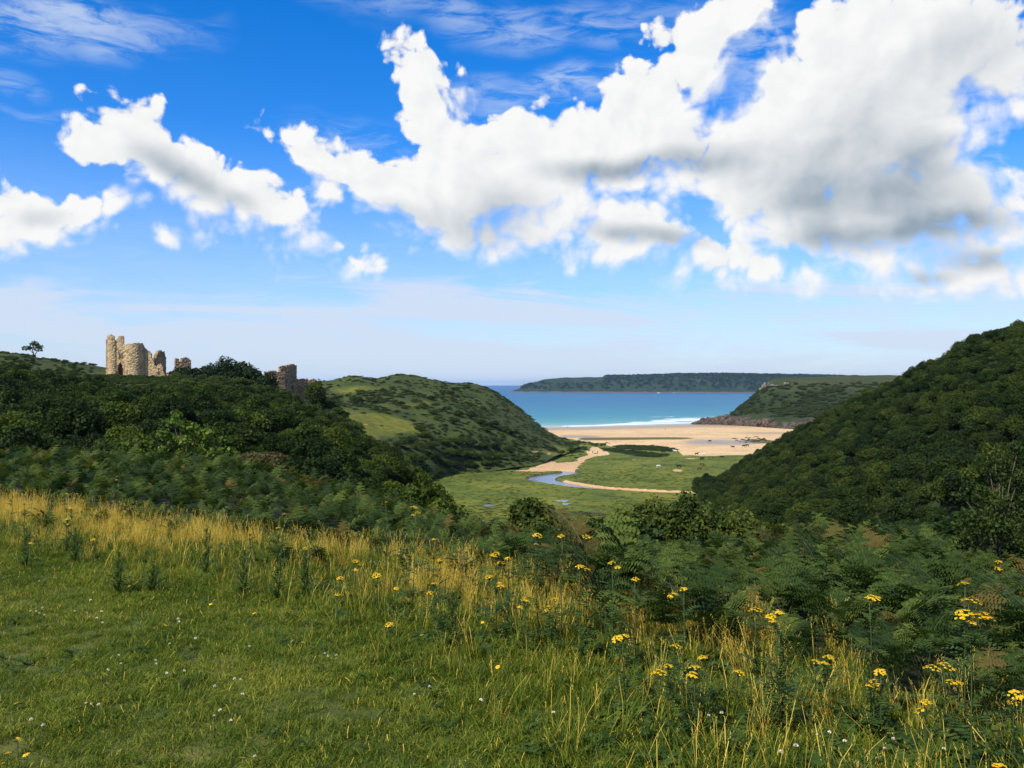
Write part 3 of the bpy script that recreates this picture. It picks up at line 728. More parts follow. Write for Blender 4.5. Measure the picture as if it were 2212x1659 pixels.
def water_mat(name, deep, shallow=None, rough=0.12, bump=0.3, scale=1.0, sea=False):
    m, t = mat(name)
    g = t.node('ShaderNodeNewGeometry').outputs['Position']
    c = deep
    if sea:
        dist = t.node('ShaderNodeAttribute', attribute_name='offshore').outputs['Fac']
        foam = t.node('ShaderNodeAttribute', attribute_name='surf').outputs['Fac']
        x, y, z = t.sep(g)
        big = t.noise(t.vm('MULTIPLY', g, (.0016, .0006, 0)), 1.0, 5, .6)
        f = t.m('ADD', dist, t.m('MULTIPLY', t.m('SUBTRACT', big, .5), .16))
        c = t.ramp(f, [(.0, (.34, .41, .35)), (.10, (.20, .37, .34)), (.30, (.072, .255, .275)), (.45, (.026, .185, .255)), (.62, (.005, .115, .225)), (1.0, (.001, .055, .165))])
        wv = t.noise(t.vm('MULTIPLY', g, (.012, .06, 0)), 1.0, 5, .65, dist=.6)
        c = t.mix(t.m('MULTIPLY', t.ss(wv, .40, .72), .28), c, t.vm('SCALE', c, scale=1.6))
        fn = t.noise(t.vm('MULTIPLY', g, (.035, .16, 0)), 1.0, 6, .7, dist=.5)
        fm = t.ss(t.m('ADD', foam, t.m('MULTIPLY', t.m('SUBTRACT', fn, .5), 1.7)), .36, .60)
        c = t.mix(fm, c, (.80, .82, .82))
        rr = t.m('MULTIPLY_ADD', fm, .3, .42)
    b = t.node('ShaderNodeBsdfPrincipled', {'Base Color': c, 'Roughness': rr if sea else rough, 'Specular IOR Level': .22 if sea else .5, 'IOR': 1.33})
    h = t.noise(t.vm('MULTIPLY', g, (.25, .6, 1) if sea else (1.2, 1.2, 1)), scale, 5, .6)
    bp = t.node('ShaderNodeBump', {'Strength': bump, 'Distance': 0.5, 'Height': h})
    t.L.new(bp.outputs[0], b.inputs['Normal']); t.L.new(b.outputs[0], t.out.inputs[0])
    return m

def build_water():
    us = np.linspace(-1.0, 1.2, 420)
    dd = np.concatenate([np.linspace(840, 1300, 150), 1300 * (26000 / 1300) ** (np.arange(1, 110) / 109)])
    Y, U = np.meshgrid(dd, us, indexing='ij'); X = U * Y
    pu = U * F + 1250
    shore = 905 + 95 * sstep(pu, 1340, 1830) + fbm(X, Y * 0, 60, 3, 61) * 7
    Z = 0.16 * np.sin((Y - shore) * 2 * math.pi / 34 + fbm(X, Y, 70, 3, 62) * 3) * sstep(Y, 1500, 1050) * sstep(Y, shore - 5, shore + 40)
    off = np.clip(np.log(np.maximum(Y - shore, 1) / 10) / math.log(2600), 0, 1)
    n = fbm(X, Y * 2.5, 90, 3, 63)
    ds = Y - shore
    surf = np.exp(-((ds - 4) / 9) ** 2) * .75 * sstep(pu, 1335, 1400)
    for (c, wdt, a, u0, u1) in [(30, 9, .95, 1480, 1720), (62, 10, .95, 1530, 1770), (96, 11, .95, 1580, 1810), (132, 10, .8, 1610, 1800), (170, 9, .55, 1650, 1770), (20, 8, .7, 1360, 1560), (205, 8, .4, 1560, 1680)]:
        surf = np.maximum(surf, a * np.exp(-((ds - c + n * 16) / wdt) ** 2) * sstep(pu, u0 - 30, u0 + 40) * sstep(pu, u1 + 30, u1 - 30) * (1 + .3 * n))
    # white water round the rocks
    surf = np.maximum(surf, .55 * np.exp(-(((pu - 1720) / 38) ** 2 + ((Y - 955) / 24) ** 2)))
    o = obj('sea', mesh_np('sea', np.stack([X, Y, Z], -1).reshape(-1, 3), grid_faces(420, len(dd)), True, {'offshore': off.ravel(), 'surf': np.clip(surf, 0, 1).ravel()}),
            water_mat('sea_water', None, sea=True, bump=.35))
    tag(o, kind='structure')
    # stream as one winding sheet
    P = np.array(STREAM); d = np.gradient(P[:, :2], axis=0); d /= np.linalg.norm(d, axis=1)[:, None]; nrm = np.stack([-d[:, 1], d[:, 0]], 1)
    rows = []
    for s in (-1, -.5, 0, .5, 1):
        q = P[:, :2] + nrm * ((P[:, 2] + 1.2) * s)[:, None]; rows.append(np.column_stack([q, np.full(len(q), WATER_Z)]))
    wm = water_mat('stream_water', (.10, .14, .20), rough=.10, bump=.12, scale=1.5)
    o = obj('stream', mesh_np('stream', np.vstack(rows), grid_faces(len(P), 5), True), wm); tag(o, kind='structure')
    for k, (cx, cy, rx, ry) in enumerate(PUD):
        th = np.linspace(0, 2 * math.pi, 20, endpoint=False); rr = 1 + .25 * np.sin(th * 3 + k) + .12 * np.sin(th * 5 + 2 * k)
        V = np.column_stack([cx + rx * 1.05 * rr * np.cos(th), cy + ry * 2.3 * rr * np.sin(th), np.full(20, float(valley_z(np.array([cx]), np.array([cy]))[0]) + .14)])
        o = obj('marsh_pool', mesh_np('marsh_pool', V, [tuple(range(20))]), wm); tag(o, kind='structure')
build_water()

# ================================================================== vegetation: shared shapes
def leafcloud(rng, C, Rd, n, size, up=0.35, out=0.9, rnd=0.7, low=-0.55, aspect=1.0, fill=0.25):
    """n leaf-clump quads spread over the lobes (centres C, radii Rd)"""
    C = np.asarray(C, float); Rd = np.asarray(Rd, float)
    w = (Rd[:, 0] * Rd[:, 1]); k = rng.choice(len(C), n, p=w / w.sum())
    d = rng.normal(size=(n * 3, 3)); d /= np.linalg.norm(d, axis=1)[:, None]; d = d[d[:, 2] > low][:n]
    while len(d) < n:
        e = rng.normal(size=(n, 3)); e /= np.linalg.norm(e, axis=1)[:, None]; d = np.vstack([d, e[e[:, 2] > low]])[:n]
    rad = 1 - fill * rng.random(n) ** 2 + 0.10 * rng.normal(size=n)
    P = C[k] + d * Rd[k] * rad[:, None]
    N = d * out + rng.normal(size=(n, 3)) * rnd + np.array([0, 0, up]); N /= np.linalg.norm(N, axis=1)[:, None]
    a = np.cross(N, rng.normal(size=(n, 3))); a /= np.linalg.norm(a, axis=1)[:, None]; b = np.cross(N, a)
    s = size * (0.6 + 0.8 * rng.random(n))[:, None]
    bend = N * s * 0.25
    V = np.stack([P - a * s, P - b * s * aspect + bend, P + a * s, P + b * s * aspect + bend], 1).reshape(-1, 3)
    Fc = np.arange(n * 4).reshape(n, 4)
    r = np.clip(0.46 + 0.17 * rng.normal(size=n) + 0.20 * d[:, 2] + 0.16 * rng.normal(size=len(C))[k], 0, 1)  # sunlit tops and clumps put into leaf colour: lighter upwards and by lobe
    return V, Fc, np.repeat(r, 4)

def crown_mesh(name, rng, rx, rz, zc, nl, nleaf, size, lob=0.42, **kw):
    d = rng.normal(size=(nl, 3)); d /= np.linalg.norm(d, axis=1)[:, None]; d[:, 2] = np.abs(d[:, 2]) * 1.1 - 0.35
    C = np.array([0, 0, zc]) + d * np.array([rx, rx, rz]) * (0.55 + 0.25 * rng.random(nl))[:, None]
    q = (lob * (0.7 + 0.6 * rng.random(nl)))[:, None]; Rd = np.hstack([rx * q, rx * q, rz * q * 0.95])
    C = np.vstack([C, [0, 0, zc]]); Rd = np.vstack([Rd, [rx * .62, rx * .62, rz * .62]])
    V, Fc, r = leafcloud(rng, C, Rd, nleaf, size, **kw)
    me = mesh_np(name, V, Fc, False, {'rnd': r})
    return me, C

def trunk_mesh(name, rng, h, rad, C, limbs=5):
    b = MB()
    top = np.array([rng.normal() * .15 * h * .3, rng.normal() * .15 * h * .3, h])
    b.tube([(0, 0, -0.4), (0.02, 0, h * .3), top * [.6, .6, .7], top], [rad * 1.25, rad, rad * .75, rad * .4], 7)
    for k in range(min(limbs, len(C))):
        s = top * rng.uniform(.45, .9); s[2] = h * rng.uniform(.4, .85); e = C[k]
        mdl = (s + e) / 2 + np.array([0, 0, .08 * h])
        b.tube([s, mdl, e], [rad * .45, rad * .32, rad * .12], 5)
    return b.mesh(name, True)

_r = np.random.default_rng(21)
WOOD = []      # (crown mesh, trunk mesh) variants, about 7 m tall
for k in range(9):
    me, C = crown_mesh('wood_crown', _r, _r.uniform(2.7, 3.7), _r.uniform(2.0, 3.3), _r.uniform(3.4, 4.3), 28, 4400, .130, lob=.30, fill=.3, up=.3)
    me.materials.append(M['leaf_wood'])
    tm = trunk_mesh('wood_trunk', _r, 4.2, .17, C); tm.materials.append(M['bark'])
    WOOD.append((me, tm))
WOOD_SHADED = []  # same crowns with the leaf colour that has cloud shade painted in
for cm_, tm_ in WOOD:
    c2 = cm_.copy(); c2.materials.clear(); c2.materials.append(M['leaf_wood_shaded']); WOOD_SHADED.append((c2, tm_))
BUSH = []      # low rounded scrub, about 1.6 m tall
for k in range(4):
    me, C = crown_mesh('scrub_crown', _r, _r.uniform(1.2, 1.6), _r.uniform(.8, 1.1), .55, 12, 900, .105, lob=.42, fill=.2, up=.4)
    me.materials.append(M['leaf_bush']); BUSH.append(me)
DUNE = []
for b_ in BUSH:
    c2 = b_.copy(); c2.materials.clear(); c2.materials.append(M['leaf_dune']); DUNE.append(c2)

def stuff_scatter(name, P, rz, scl, tilt, templates, idx, label):
    """one object that repeats a few shapes over many points: only for what nobody could count"""
    me = bpy.data.meshes.new(name); n = len(P)
    me.vertices.add(n); me.vertices.foreach_set('co', np.asarray(P, np.float32).ravel())
    a = me.attributes.new('rot', 'FLOAT_VECTOR', 'POINT'); a.data.foreach_set('vector', np.column_stack([tilt[:, 0], tilt[:, 1], rz]).astype(np.float32).ravel())
    s = np.asarray(scl, np.float32); s = np.repeat(s[:, None], 3, 1) if s.ndim == 1 else s
    a = me.attributes.new('scl', 'FLOAT_VECTOR', 'POINT'); a.data.foreach_set('vector', s.ravel())
    a = me.attributes.new('idx', 'INT', 'POINT'); a.data.foreach_set('value', np.asarray(idx, np.int32))
    o = bpy.data.objects.new(name, me); COL.objects.link(o)
    g = bpy.data.node_groups.new(name, 'GeometryNodeTree')
    g.interface.new_socket('Geometry', in_out='INPUT', socket_type='NodeSocketGeometry'); g.interface.new_socket('Geometry', in_out='OUTPUT', socket_type='NodeSocketGeometry')
    N, L = g.nodes, g.links
    gi, go = N.new('NodeGroupInput'), N.new('NodeGroupOutput')
    ip = N.new('GeometryNodeInstanceOnPoints'); L.new(gi.outputs[0], ip.inputs['Points'])
    if len(templates) > 1:
        jn = N.new('GeometryNodeJoinGeometry')
        for tm in reversed(templates):
            oi = N.new('GeometryNodeObjectInfo'); oi.inputs[0].default_value = tm; oi.inputs['As Instance'].default_value = True
            L.new(oi.outputs['Geometry'], jn.inputs[0])
        L.new(jn.outputs[0], ip.inputs['Instance']); ip.inputs['Pick Instance'].default_value = True
    else:
        oi = N.new('GeometryNodeObjectInfo'); oi.inputs[0].default_value = templates[0]; oi.inputs['As Instance'].default_value = True
        L.new(oi.outputs['Geometry'], ip.inputs['Instance'])
    def att(nm, ty, sock):
        q = N.new('GeometryNodeInputNamedAttribute'); q.data_type = ty; q.inputs[0].default_value = nm; L.new(q.outputs[0], sock)
    att('rot', 'FLOAT_VECTOR', ip.inputs['Rotation']); att('scl', 'FLOAT_VECTOR', ip.inputs['Scale'])
    if len(templates) > 1: att('idx', 'INT', ip.inputs['Instance Index'])
    L.new(ip.outputs[0], go.inputs[0])
    md = o.modifiers.new('scatter', 'NODES'); md.node_group = g
    tag(o, label, kind='stuff')
    return o
def template(me): return bpy.data.objects.new(me.name, me)

# ================================================================== woods
SKY_LINE = [(-900, 850), (-100, 885), (60, 885), (130, 905), (240, 917), (262, 934), (420, 938), (470, 926), (600, 930), (700, 962), (760, 1000), (830, 1020), (900, 1062), (1000, 1105), (1110, 1156), (1160, 1200), (1300, 1300)]
BRACKEN_LINE = [(0, 1085), (500, 1115), (560, 1140), (1000, 1200), (1150, 1215), (1300, 1260), (1500, 1290), (1700, 1300), (2300, 1255), (2500, 1235)]
def px_of(P): return P[:, 0] / P[:, 1] * F + 1250
def py_of(P): return (H - P[:, 2]) / P[:, 1] * F + 937.5

def wood_points():
    rng = np.random.default_rng(5)
    def left_d(P):
        u = P[..., 0] / P[..., 1] * F + 1250; D = P[..., 1]
        w = np.ones_like(u)
        w = np.where((u < 262) & (D > 205), .08, w)           # grassy ridge
        w = np.where((u < 200) & (D > 170), w * .6, w)
        w = np.where((u > 225) & (u < 425) & (D > 184), 0, w)  # the ruin stands clear
        return w
    A = castle_hill.scatter(5200, rng, left_d, 0, .80)
    sa = rng.uniform(.55, 1.0, len(A))
    A = np.column_stack([A, sa]); A = thin(A, A[:, 3] * 4.6)
    top = 937.5 + (H - (A[:, 2] + 6.6 * A[:, 3])) / A[:, 1] * F
    lim = np.interp(px_of(A), [p[0] for p in SKY_LINE], [p[1] for p in SKY_LINE]) + rng.uniform(-4, 12, len(A))
    maxh = (H - (lim - 937.5) / F * A[:, 1]) - A[:, 2]
    A[:, 3] = np.minimum(A[:, 3], maxh / 6.6); A = A[A[:, 3] > .17]
    B = wood_hill.scatter(9000, rng, None, 0, .86)
    B = np.column_stack([B, rng.uniform(.3, .85, len(B))]); B = thin(B, B[:, 3] * 4.7)
    # thicket on the steep slope below the brow
    n = 2600; x = rng.uniform(-30, 85, n); y = rng.uniform(24, 150, n); s = edge_sd(x, y)
    C = np.column_stack([x, y, near_z(x, y), rng.uniform(.4, .8, n)])[(s > 20)]
    C = C[(np.abs(px_of(C) - 1250) < 1500)]
    C = thin(C, C[:, 3] * 4.2)
    lim = np.interp(px_of(C), [0, 900, 1100, 1200, 1500, 1650, 2500], [1060, 1100, 1180, 1262, 1320, 1290, 1200])
    maxh = (H - (lim - 937.5) / F * C[:, 1]) - C[:, 2]
    C[:, 3] = np.minimum(C[:, 3], maxh / 6.6); C = C[C[:, 3] > .13]
    for Q, nm in ((A, 0), (B, 1), (C, 2)): pass
    return [A, B, C]

def visible_share(P, rad, zc):
    """rough pixel count of each crown in the picture (nearer ones in front)"""
    W, Hh = 625, 469; ids = np.full((Hh, W), -1, int)
    yy, xx = np.mgrid[0:Hh, 0:W]
    for k in np.argsort(-P[:, 1]):
        u = (P[k, 0] / P[k, 1] * F + 1250) / 4; v = ((H - P[k, 2] - zc[k]) / P[k, 1] * F + 937.5) / 4; r = rad[k] / P[k, 1] * F / 4
        x0, x1, y0, y1 = int(max(u - r, 0)), int(min(u + r + 1, W)), int(max(v - r, 0)), int(min(v + r + 1, Hh))
        if x0 >= x1 or y0 >= y1: continue
        mk = (xx[y0:y1, x0:x1] - u) ** 2 + (yy[y0:y1, x0:x1] - v) ** 2 < r * r
        ids[y0:y1, x0:x1][mk] = k
    bl = np.interp(np.arange(W) * 4, [p[0] for p in BRACKEN_LINE], [p[1] for p in BRACKEN_LINE]) / 4
    ids[yy > bl[None, :]] = -1
    return np.bincount(ids[ids >= 0], minlength=len(P))

def copies(name, spec, P, rz, sc, label, cat, group):
    """top-level Empty with its parts, sharing mesh data"""
    root = empty(name, P, rz, sc)
    tag(root, label, cat, group)
    for nm, me in spec: obj(nm, me, None, root)
    return root

def build_woods():
    rng = np.random.default_rng(6)
    sets = wood_points()
    allp = np.vstack([np.column_stack([a, np.full(len(a), k)]) for k, a in enumerate(sets)])
    vis = visible_share(allp, allp[:, 3] * 3.3, allp[:, 3] * 4.0)
    order = np.argsort(-vis); pick = np.zeros(len(allp), bool); pick[order[:300]] = True; pick &= vis > 0
    txt = [('green broadleaf tree in the wood on the slope below the ruined castle', 'trees on the slope below the castle'),
           ('dark green tree on the steep wooded hillside right of the valley', 'trees on the right-hand hillside'),
           ('dark tree on the near slope between the bracken and the valley', 'trees on the near slope below the bracken')]
    for k in np.flatnonzero(pick):
        x, y, z, s, w = allp[k]; cm, tm = (WOOD_SHADED if w == 1 else WOOD)[rng.integers(len(WOOD))]
        lab, grp_ = txt[int(w)]
        copies('broadleaf_tree', [('trunk', tm), ('crown', cm)], (x, y, z - .1), rng.uniform(0, 6.28), (s * rng.uniform(.9, 1.1), s * rng.uniform(.9, 1.1), s), lab, 'tree', grp_)
    tp = [template(a) for a, b in WOOD]
    to = [template(a) for a, b in WOOD_SHADED]
    names = ('castle_slope_wood', 'hillside_wood', 'brow_thicket')
    labs = ('dense green wood filling the slope below the castle between the nearest trees', 'dense dark wood covering the right-hand hillside behind the nearest trees', 'dark thicket on the slope just below the bracken')
    for w in range(3):
        q = allp[(allp[:, 4] == w) & ~pick]
        if not len(q): continue
        n = len(q)
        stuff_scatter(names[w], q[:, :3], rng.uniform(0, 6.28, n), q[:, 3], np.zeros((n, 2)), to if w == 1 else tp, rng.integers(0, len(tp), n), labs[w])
    print('trees', len(allp), 'visible', (vis > 0).sum())
    # undergrowth so that no bare ground shows between the crowns
    bt = [template(b) for b in BUSH]
    P = np.vstack([castle_hill.scatter(2600, rng, None, 0, .86), wood_hill.scatter(2200, rng, None, 0, .9)])
    u = px_of(P); keep = ~((u > 228) & (u < 425) & (P[:, 1] > 196)) ; P = P[keep]; n = len(P)
    sc = rng.uniform(.6, 1.4, n) * np.where((px_of(P) < 425) & (P[:, 1] > 175), .45, 1)
    x = rng.uniform(-94, -77, 420); y = rng.uniform(183, 199, 420)
    G = castle_hill.P.reshape(-1, 3); gz = np.array([G[np.argmin((G[:, 0] - a) ** 2 + (G[:, 1] - b) ** 2), 2] for a, b in zip(x, y)])
    lowb = np.column_stack([x, y, gz]); P = np.vstack([P, lowb]); n = len(P); sc = np.concatenate([sc, rng.uniform(.22, .45, 420)])
    stuff_scatter('undergrowth', P, rng.uniform(0, 6.28, n), np.column_stack([sc, sc, sc * .8]), np.zeros((n, 2)), bt, rng.integers(0, len(bt), n), 'low scrub and brambles growing under and between the trees')
build_woods()

# -- dune hill: low cover everywhere, bigger bushes one by one
def build_dunes():
    rng = np.random.default_rng(9); bt = [template(b) for b in DUNE]
    def dn(P):
        a = dune_attr(P); g = a['grass'].reshape(P.shape[:2]); s = a['sand'].reshape(P.shape[:2])
        return np.where(s > .4, 0.02, 1 - .97 * sstep(g, .25, .6)) * (0.25 + sstep(fbm(P[..., 0], P[..., 1], 35, 3, 77), -.2, .3))
    P = dune_hill.scatter(5200, rng, dn, 0, .84); n = len(P)
    sc = rng.uniform(.35, 1.0, n) ** 1.3
    low = np.column_stack([sc * 1.3, sc * 1.3, sc * .65])
    stuff_scatter('dune_scrub', P, rng.uniform(0, 6.28, n), low, np.zeros((n, 2)), bt, rng.integers(0, len(bt), n), 'low bracken and scrub covering the dune hillside')
    P = headland.scatter(2400, rng, lambda P: sstep(P[..., 2], 9, 16) * sstep(P[..., 2], 47, 36) * (0.2 + sstep(fbm(P[..., 0], P[..., 1], 60, 3, 78), -.2, .3)), 0.1, .9); n = len(P)
    sc = rng.uniform(.8, 2.2, n)
    stuff_scatter('headland_scrub', P, rng.uniform(0, 6.28, n), np.column_stack([sc * 1.3, sc * 1.3, sc * .8]), np.zeros((n, 2)), bt, rng.integers(0, len(bt), n), 'low green scrub on the headland beyond the beach')
    P = far_head.scatter(5200, rng, lambda P: sstep(P[..., 2], 12, 22) * np.where(P[..., 0] / P[..., 1] * F + 1250 < 1470, sstep(P[..., 2], 52, 40), 1), 0.12, .86); n = len(P)
    sc = rng.uniform(1.2, 2.4, n)
    tp = [template(a) for a, b in WOOD]
    stuff_scatter('far_headland_wood', P, rng.uniform(0, 6.28, n), np.column_stack([sc * 1.5, sc * 1.5, sc]), np.zeros((n, 2)), tp, rng.integers(0, len(tp), n), 'distant wood covering the far headland across the bay')
    # dark bushes and small trees that stand out on the slope
    big = [(880, 957, 5), (862, 973, 4), (820, 968, 4), (805, 975, 3), (875, 980, 7), (960, 945, 5), (935, 952, 4), (1005, 955, 3), (1053, 970, 6), (1100, 957, 5), (1115, 948, 5), (1140, 942, 4), (1180, 995, 4), (1010, 978, 4),
           (915, 978, 5), (978, 985, 5), (1030, 990, 6), (1060, 1005, 7), (1090, 1000, 6), (1120, 1010, 7), (1150, 1018, 8), (1175, 1030, 8), (1110, 1030, 7), (1070, 1020, 6), (1205, 1040, 8), (1235, 1050, 7), (1190, 1050, 7), (1255, 1058, 6), (1275, 1070, 6), (1305, 1075, 5),
           (1025, 1045, 7), (1040, 1060, 6), (1000, 1075, 7), (980, 1090, 8), (1020, 1095, 8), (1055, 1090, 8), (1090, 1085, 9), (1120, 1080, 9), (1150, 1085, 8), (1180, 1090, 8), (1210, 1092, 7), (1240, 1096, 6), (1100, 1110, 9), (1130, 1112, 9), (1160, 1115, 8), (1190, 1115, 8), (1220, 1115, 7), (1060, 1120, 9), (1030, 1125, 9), (1000, 1125, 9), (1085, 1135, 8), (1115, 1138, 7), (1150, 1135, 7), (1185, 1130, 6), (1215, 1132, 6), (960, 1115, 9), (930, 1100, 8), (1255, 1120, 5), (1280, 1115, 4), (1040, 1150, 7), (1010, 1155, 7), (1075, 1152, 6), (1350, 1092, 4), (1395, 1098, 4), (1372, 1104, 4)]
    G = dune_hill.P.reshape(-1, 3); gu, gv = px_of(G), py_of(G); front = np.repeat(np.arange(dune_hill.nv), dune_hill.nu) < dune_hill.nv * .82
    for k, (a, b, w) in enumerate(big):
        q = np.where(front, (gu - a) ** 2 + (gv - b - 6) ** 2, 1e9); j = int(q.argmin())
        if w >= 5:
            s = w / 7.0 * 1.0
            cm, tm = WOOD[k % len(WOOD)]
            copies('dune_tree', [('trunk', tm), ('crown', cm)], G[j] - [0, 0, 1.2 * s], rng.uniform(0, 6.28), (s * 1.1, s * 1.1, s * .8), 'dark rounded bushy tree on the dune hill left of the beach', 'tree', 'bushy trees on the dune hill')
        else:
            o = obj('gorse_bush', BUSH[k % 4], None, None, G[j]); o.scale = (w / 2.6, w / 2.6, w / 2.4); o.rotation_euler.z = k
            tag(o, 'small dark bush on the open part of the dune hill', 'bush', 'small bushes on the dune hill')
build_dunes()
def build_rushes():
    rng = np.random.default_rng(19); bt = [template(b) for b in BUSH]; Q = []
    for poly, n in ((DARK1, 260), (DARK2, 260)):
        a = np.array(poly); x = rng.uniform(a[:, 0].min(), a[:, 0].max(), n * 3); y = rng.uniform(a[:, 1].min(), a[:, 1].max(), n * 3); k = poly_in(x, y, poly)
        Q.append(np.column_stack([x[k][:n], y[k][:n]]))
    for a, b_, rx, ry, n in [(1400, 1078, 40, 3, 60), (1460, 1083, 25, 3, 40), (1350, 1098, 25, 10, 60), (1385, 1105, 40, 10, 80), (1420, 1095, 14, 8, 30), (1500, 1095, 10, 6, 10), (1560, 1092, 60, 3, 20), (1840, 1072, 40, 4, 40)]:
        Q.append(np.array([on_level(a + rng.normal() * rx * .6, b_ + rng.normal() * ry * .6, 2.8) for _ in range(n)]))
    Q = np.vstack(Q); n = len(Q); P = np.column_stack([Q, valley_z(Q[:, 0], Q[:, 1])]); s = rng.uniform(.35, .85, n)
    stuff_scatter('marsh_rushes', P, rng.uniform(0, 6.28, n), np.column_stack([s * 1.4, s * 1.4, s * .6]), np.zeros((n, 2)), bt, rng.integers(0, 4, n), 'dark rushes and low scrub where the marsh meets the sand')
build_rushes()
def build_tussocks():
    rng = np.random.default_rng(23)
    tp = [template(tuft('tussock', rng, 60, .5, .42, .035, .9, [M['marsh_grass']], 0, 0)) for k in range(3)]
    n = 9000; D = 1 / rng.uniform(1 / 520., 1 / 225., n); u = rng.uniform(950, 1800, n); x = (u - 1250) / F * D; y = D
    pv = (H - 3) / D * F + 937.5; be = np.interp(u, [a for a, b in BEACH_EDGE], [b for a, b in BEACH_EDGE])
    k = (pv > be + 2) & ~poly_in(x, y, SAND_POLY) & (line_d(x, y, STREAM) > 1.5) & (rng.random(n) < .25 + .75 * sstep(fbm(x, y, 25, 3, 24), -.1, .3))
    x, y = x[k], y[k]; n = len(x); s = rng.uniform(.35, 1.0, n)
    stuff_scatter('marsh_tussocks', np.column_stack([x, y, valley_z(x, y)]), rng.uniform(0, 6.28, n), np.column_stack([s * 2.2, s * 2.2, s * .45]), np.zeros((n, 2)), tp, rng.integers(0, 3, n), 'grazed grass tussocks on the green marsh')

# ================================================================== bracken
def frond_mesh(name, rng, L=0.85, stalk=0.45, pairs=13, lean=0.9, curl=0.5):
    """one bracken frond: stalk, arched midrib and side leaflets cut into small lobes; leans towards +X"""
    b = MB(); V = []; Fc = []; Rn = []
    n = 22; pts = []; p = np.array([0, 0, 0.0]); ang = R(86)
    for k in range(n + 1):
        pts.append(p.copy()); t = k / n
        ang = R(84) - lean * R(70) * sstep(t, .15, .75) - curl * R(45) * sstep(t, .6, 1.0)
        p = p + np.array([math.cos(ang), 0, math.sin(ang)]) * (L + stalk) / n
    pts = np.array(pts); pts[:, 1] += 0.04 * np.sin(np.linspace(0, 2.5, n + 1)) * rng.normal()
    b.tube(pts, np.linspace(.006, .0015, n + 1), 3, .3, 1)
    s0 = stalk / (L + stalk)
    for k in range(pairs):
        t = k / (pairs - 1); s = s0 + (1 - s0) * (t ** .9) * .985; q = s * n; i = min(int(q), n - 1)
        base = pts[i] + (pts[i + 1] - pts[i]) * (q - i); d = pts[i + 1] - pts[i]; d /= np.linalg.norm(d)
        side = np.array([0, 1.0, 0]); nrm = np.cross(d, side)
        ln = 0.34 * (1 - t) ** .8 * (0.55 + .45 * min(1, t * 5 + .35)) * L / .85 + .012
        for sg in (-1, 1):
            dirp = side * sg * .93 + d * .36 + nrm * rng.normal() * .22; dirp /= np.linalg.norm(dirp)
            droop = np.array([0, 0, -1]) * ln * rng.uniform(.1, .5)
            m = max(3, int(ln / .038)); w = min(.062, ln * .30)
            for e in range(m):
                u0 = (e + .15) / m; c = base + dirp * ln * u0 + droop * u0 * u0; step = ln / m
                wl_ = w * (1 - u0) ** .7 + .006
                inn = np.cross(nrm, dirp)
                for s2 in (-1, 1):
                    dl = inn * s2 * .9 + dirp * .45; dl /= np.linalg.norm(dl)
                    tip = c + dl * wl_ + nrm * rng.normal() * .004; a0 = c - dirp * step * .12; a1 = c + dirp * step * .62
                    md = c + dl * wl_ * .55 + dirp * step * .62 + nrm * .004
                    nb = len(V); V += [a0, tip, md, a1]; Fc.append((nb, nb + 1, nb + 2, nb + 3)); Rn += [np.clip(.5 + .2 * rng.normal() + .25 * (t - .5), 0, 1)] * 4
    b.add(V, Fc, np.array(Rn), 0)
    me = b.mesh(name); me.materials.append(M['fern']); me.materials.append(M['fern_stem'])
    return me
_r = np.random.default_rng(31)
FRONDS = [frond_mesh('frond', _r, _r.uniform(.75, .95), _r.uniform(.35, .55), 13, _r.uniform(.6, 1.1), _r.uniform(.2, 1.1)) for k in range(6)]

def merge_mesh(name, parts, mats):
    """parts: (mesh, matrix)"""
    V = []; Fc = []; Rn = []; Mi = []; n = 0
    for me, mx in parts:
        v = np.empty(len(me.vertices) * 3, np.float32); me.vertices.foreach_get('co', v); v = v.reshape(-1, 3)
        mx = np.array(mx); v = v @ mx[:3, :3].T + mx[:3, 3]; V.append(v)
        Fc += [tuple(i + n for i in p.vertices) for p in me.polygons]; Mi += [p.material_index for p in me.polygons]
        r = np.empty(len(me.vertices), np.float32); me.attributes['rnd'].data.foreach_get('value', r); Rn.append(r); n += len(v)
    me = mesh_np(name, np.vstack(V), Fc, False, {'rnd': np.concatenate(Rn)}, Mi)
    for m_ in mats: me.materials.append(m_)
    return me
def frond_set(rng, n=5, bias=None):
    out = []; a0 = rng.uniform(0, 6.28)
    for k in range(n):
        a = a0 + 6.283 * k / n + rng.normal() * .35
        out.append((rng.integers(len(FRONDS)), a, rng.normal() * .10, rng.uniform(.75, 1.1), (rng.normal() * .06, rng.normal() * .06, 0)))
    return out
CLUMPS = []
for k in range(4):
    ps = [(FRONDS[i], Matrix.Translation(l) @ Euler((0, tl, a)).to_matrix().to_4x4() @ Matrix.Scale(s, 4)) for i, a, tl, s, l in frond_set(_r, 5)]
    CLUMPS.append(merge_mesh('bracken_clump', ps, [M['fern'], M['fern_stem']]))

def bracken_density(x, y):
    s = edge_sd(x, y)
    d = sstep(s, 0.1, 1.0) * sstep(s, 42, 30)
    return d

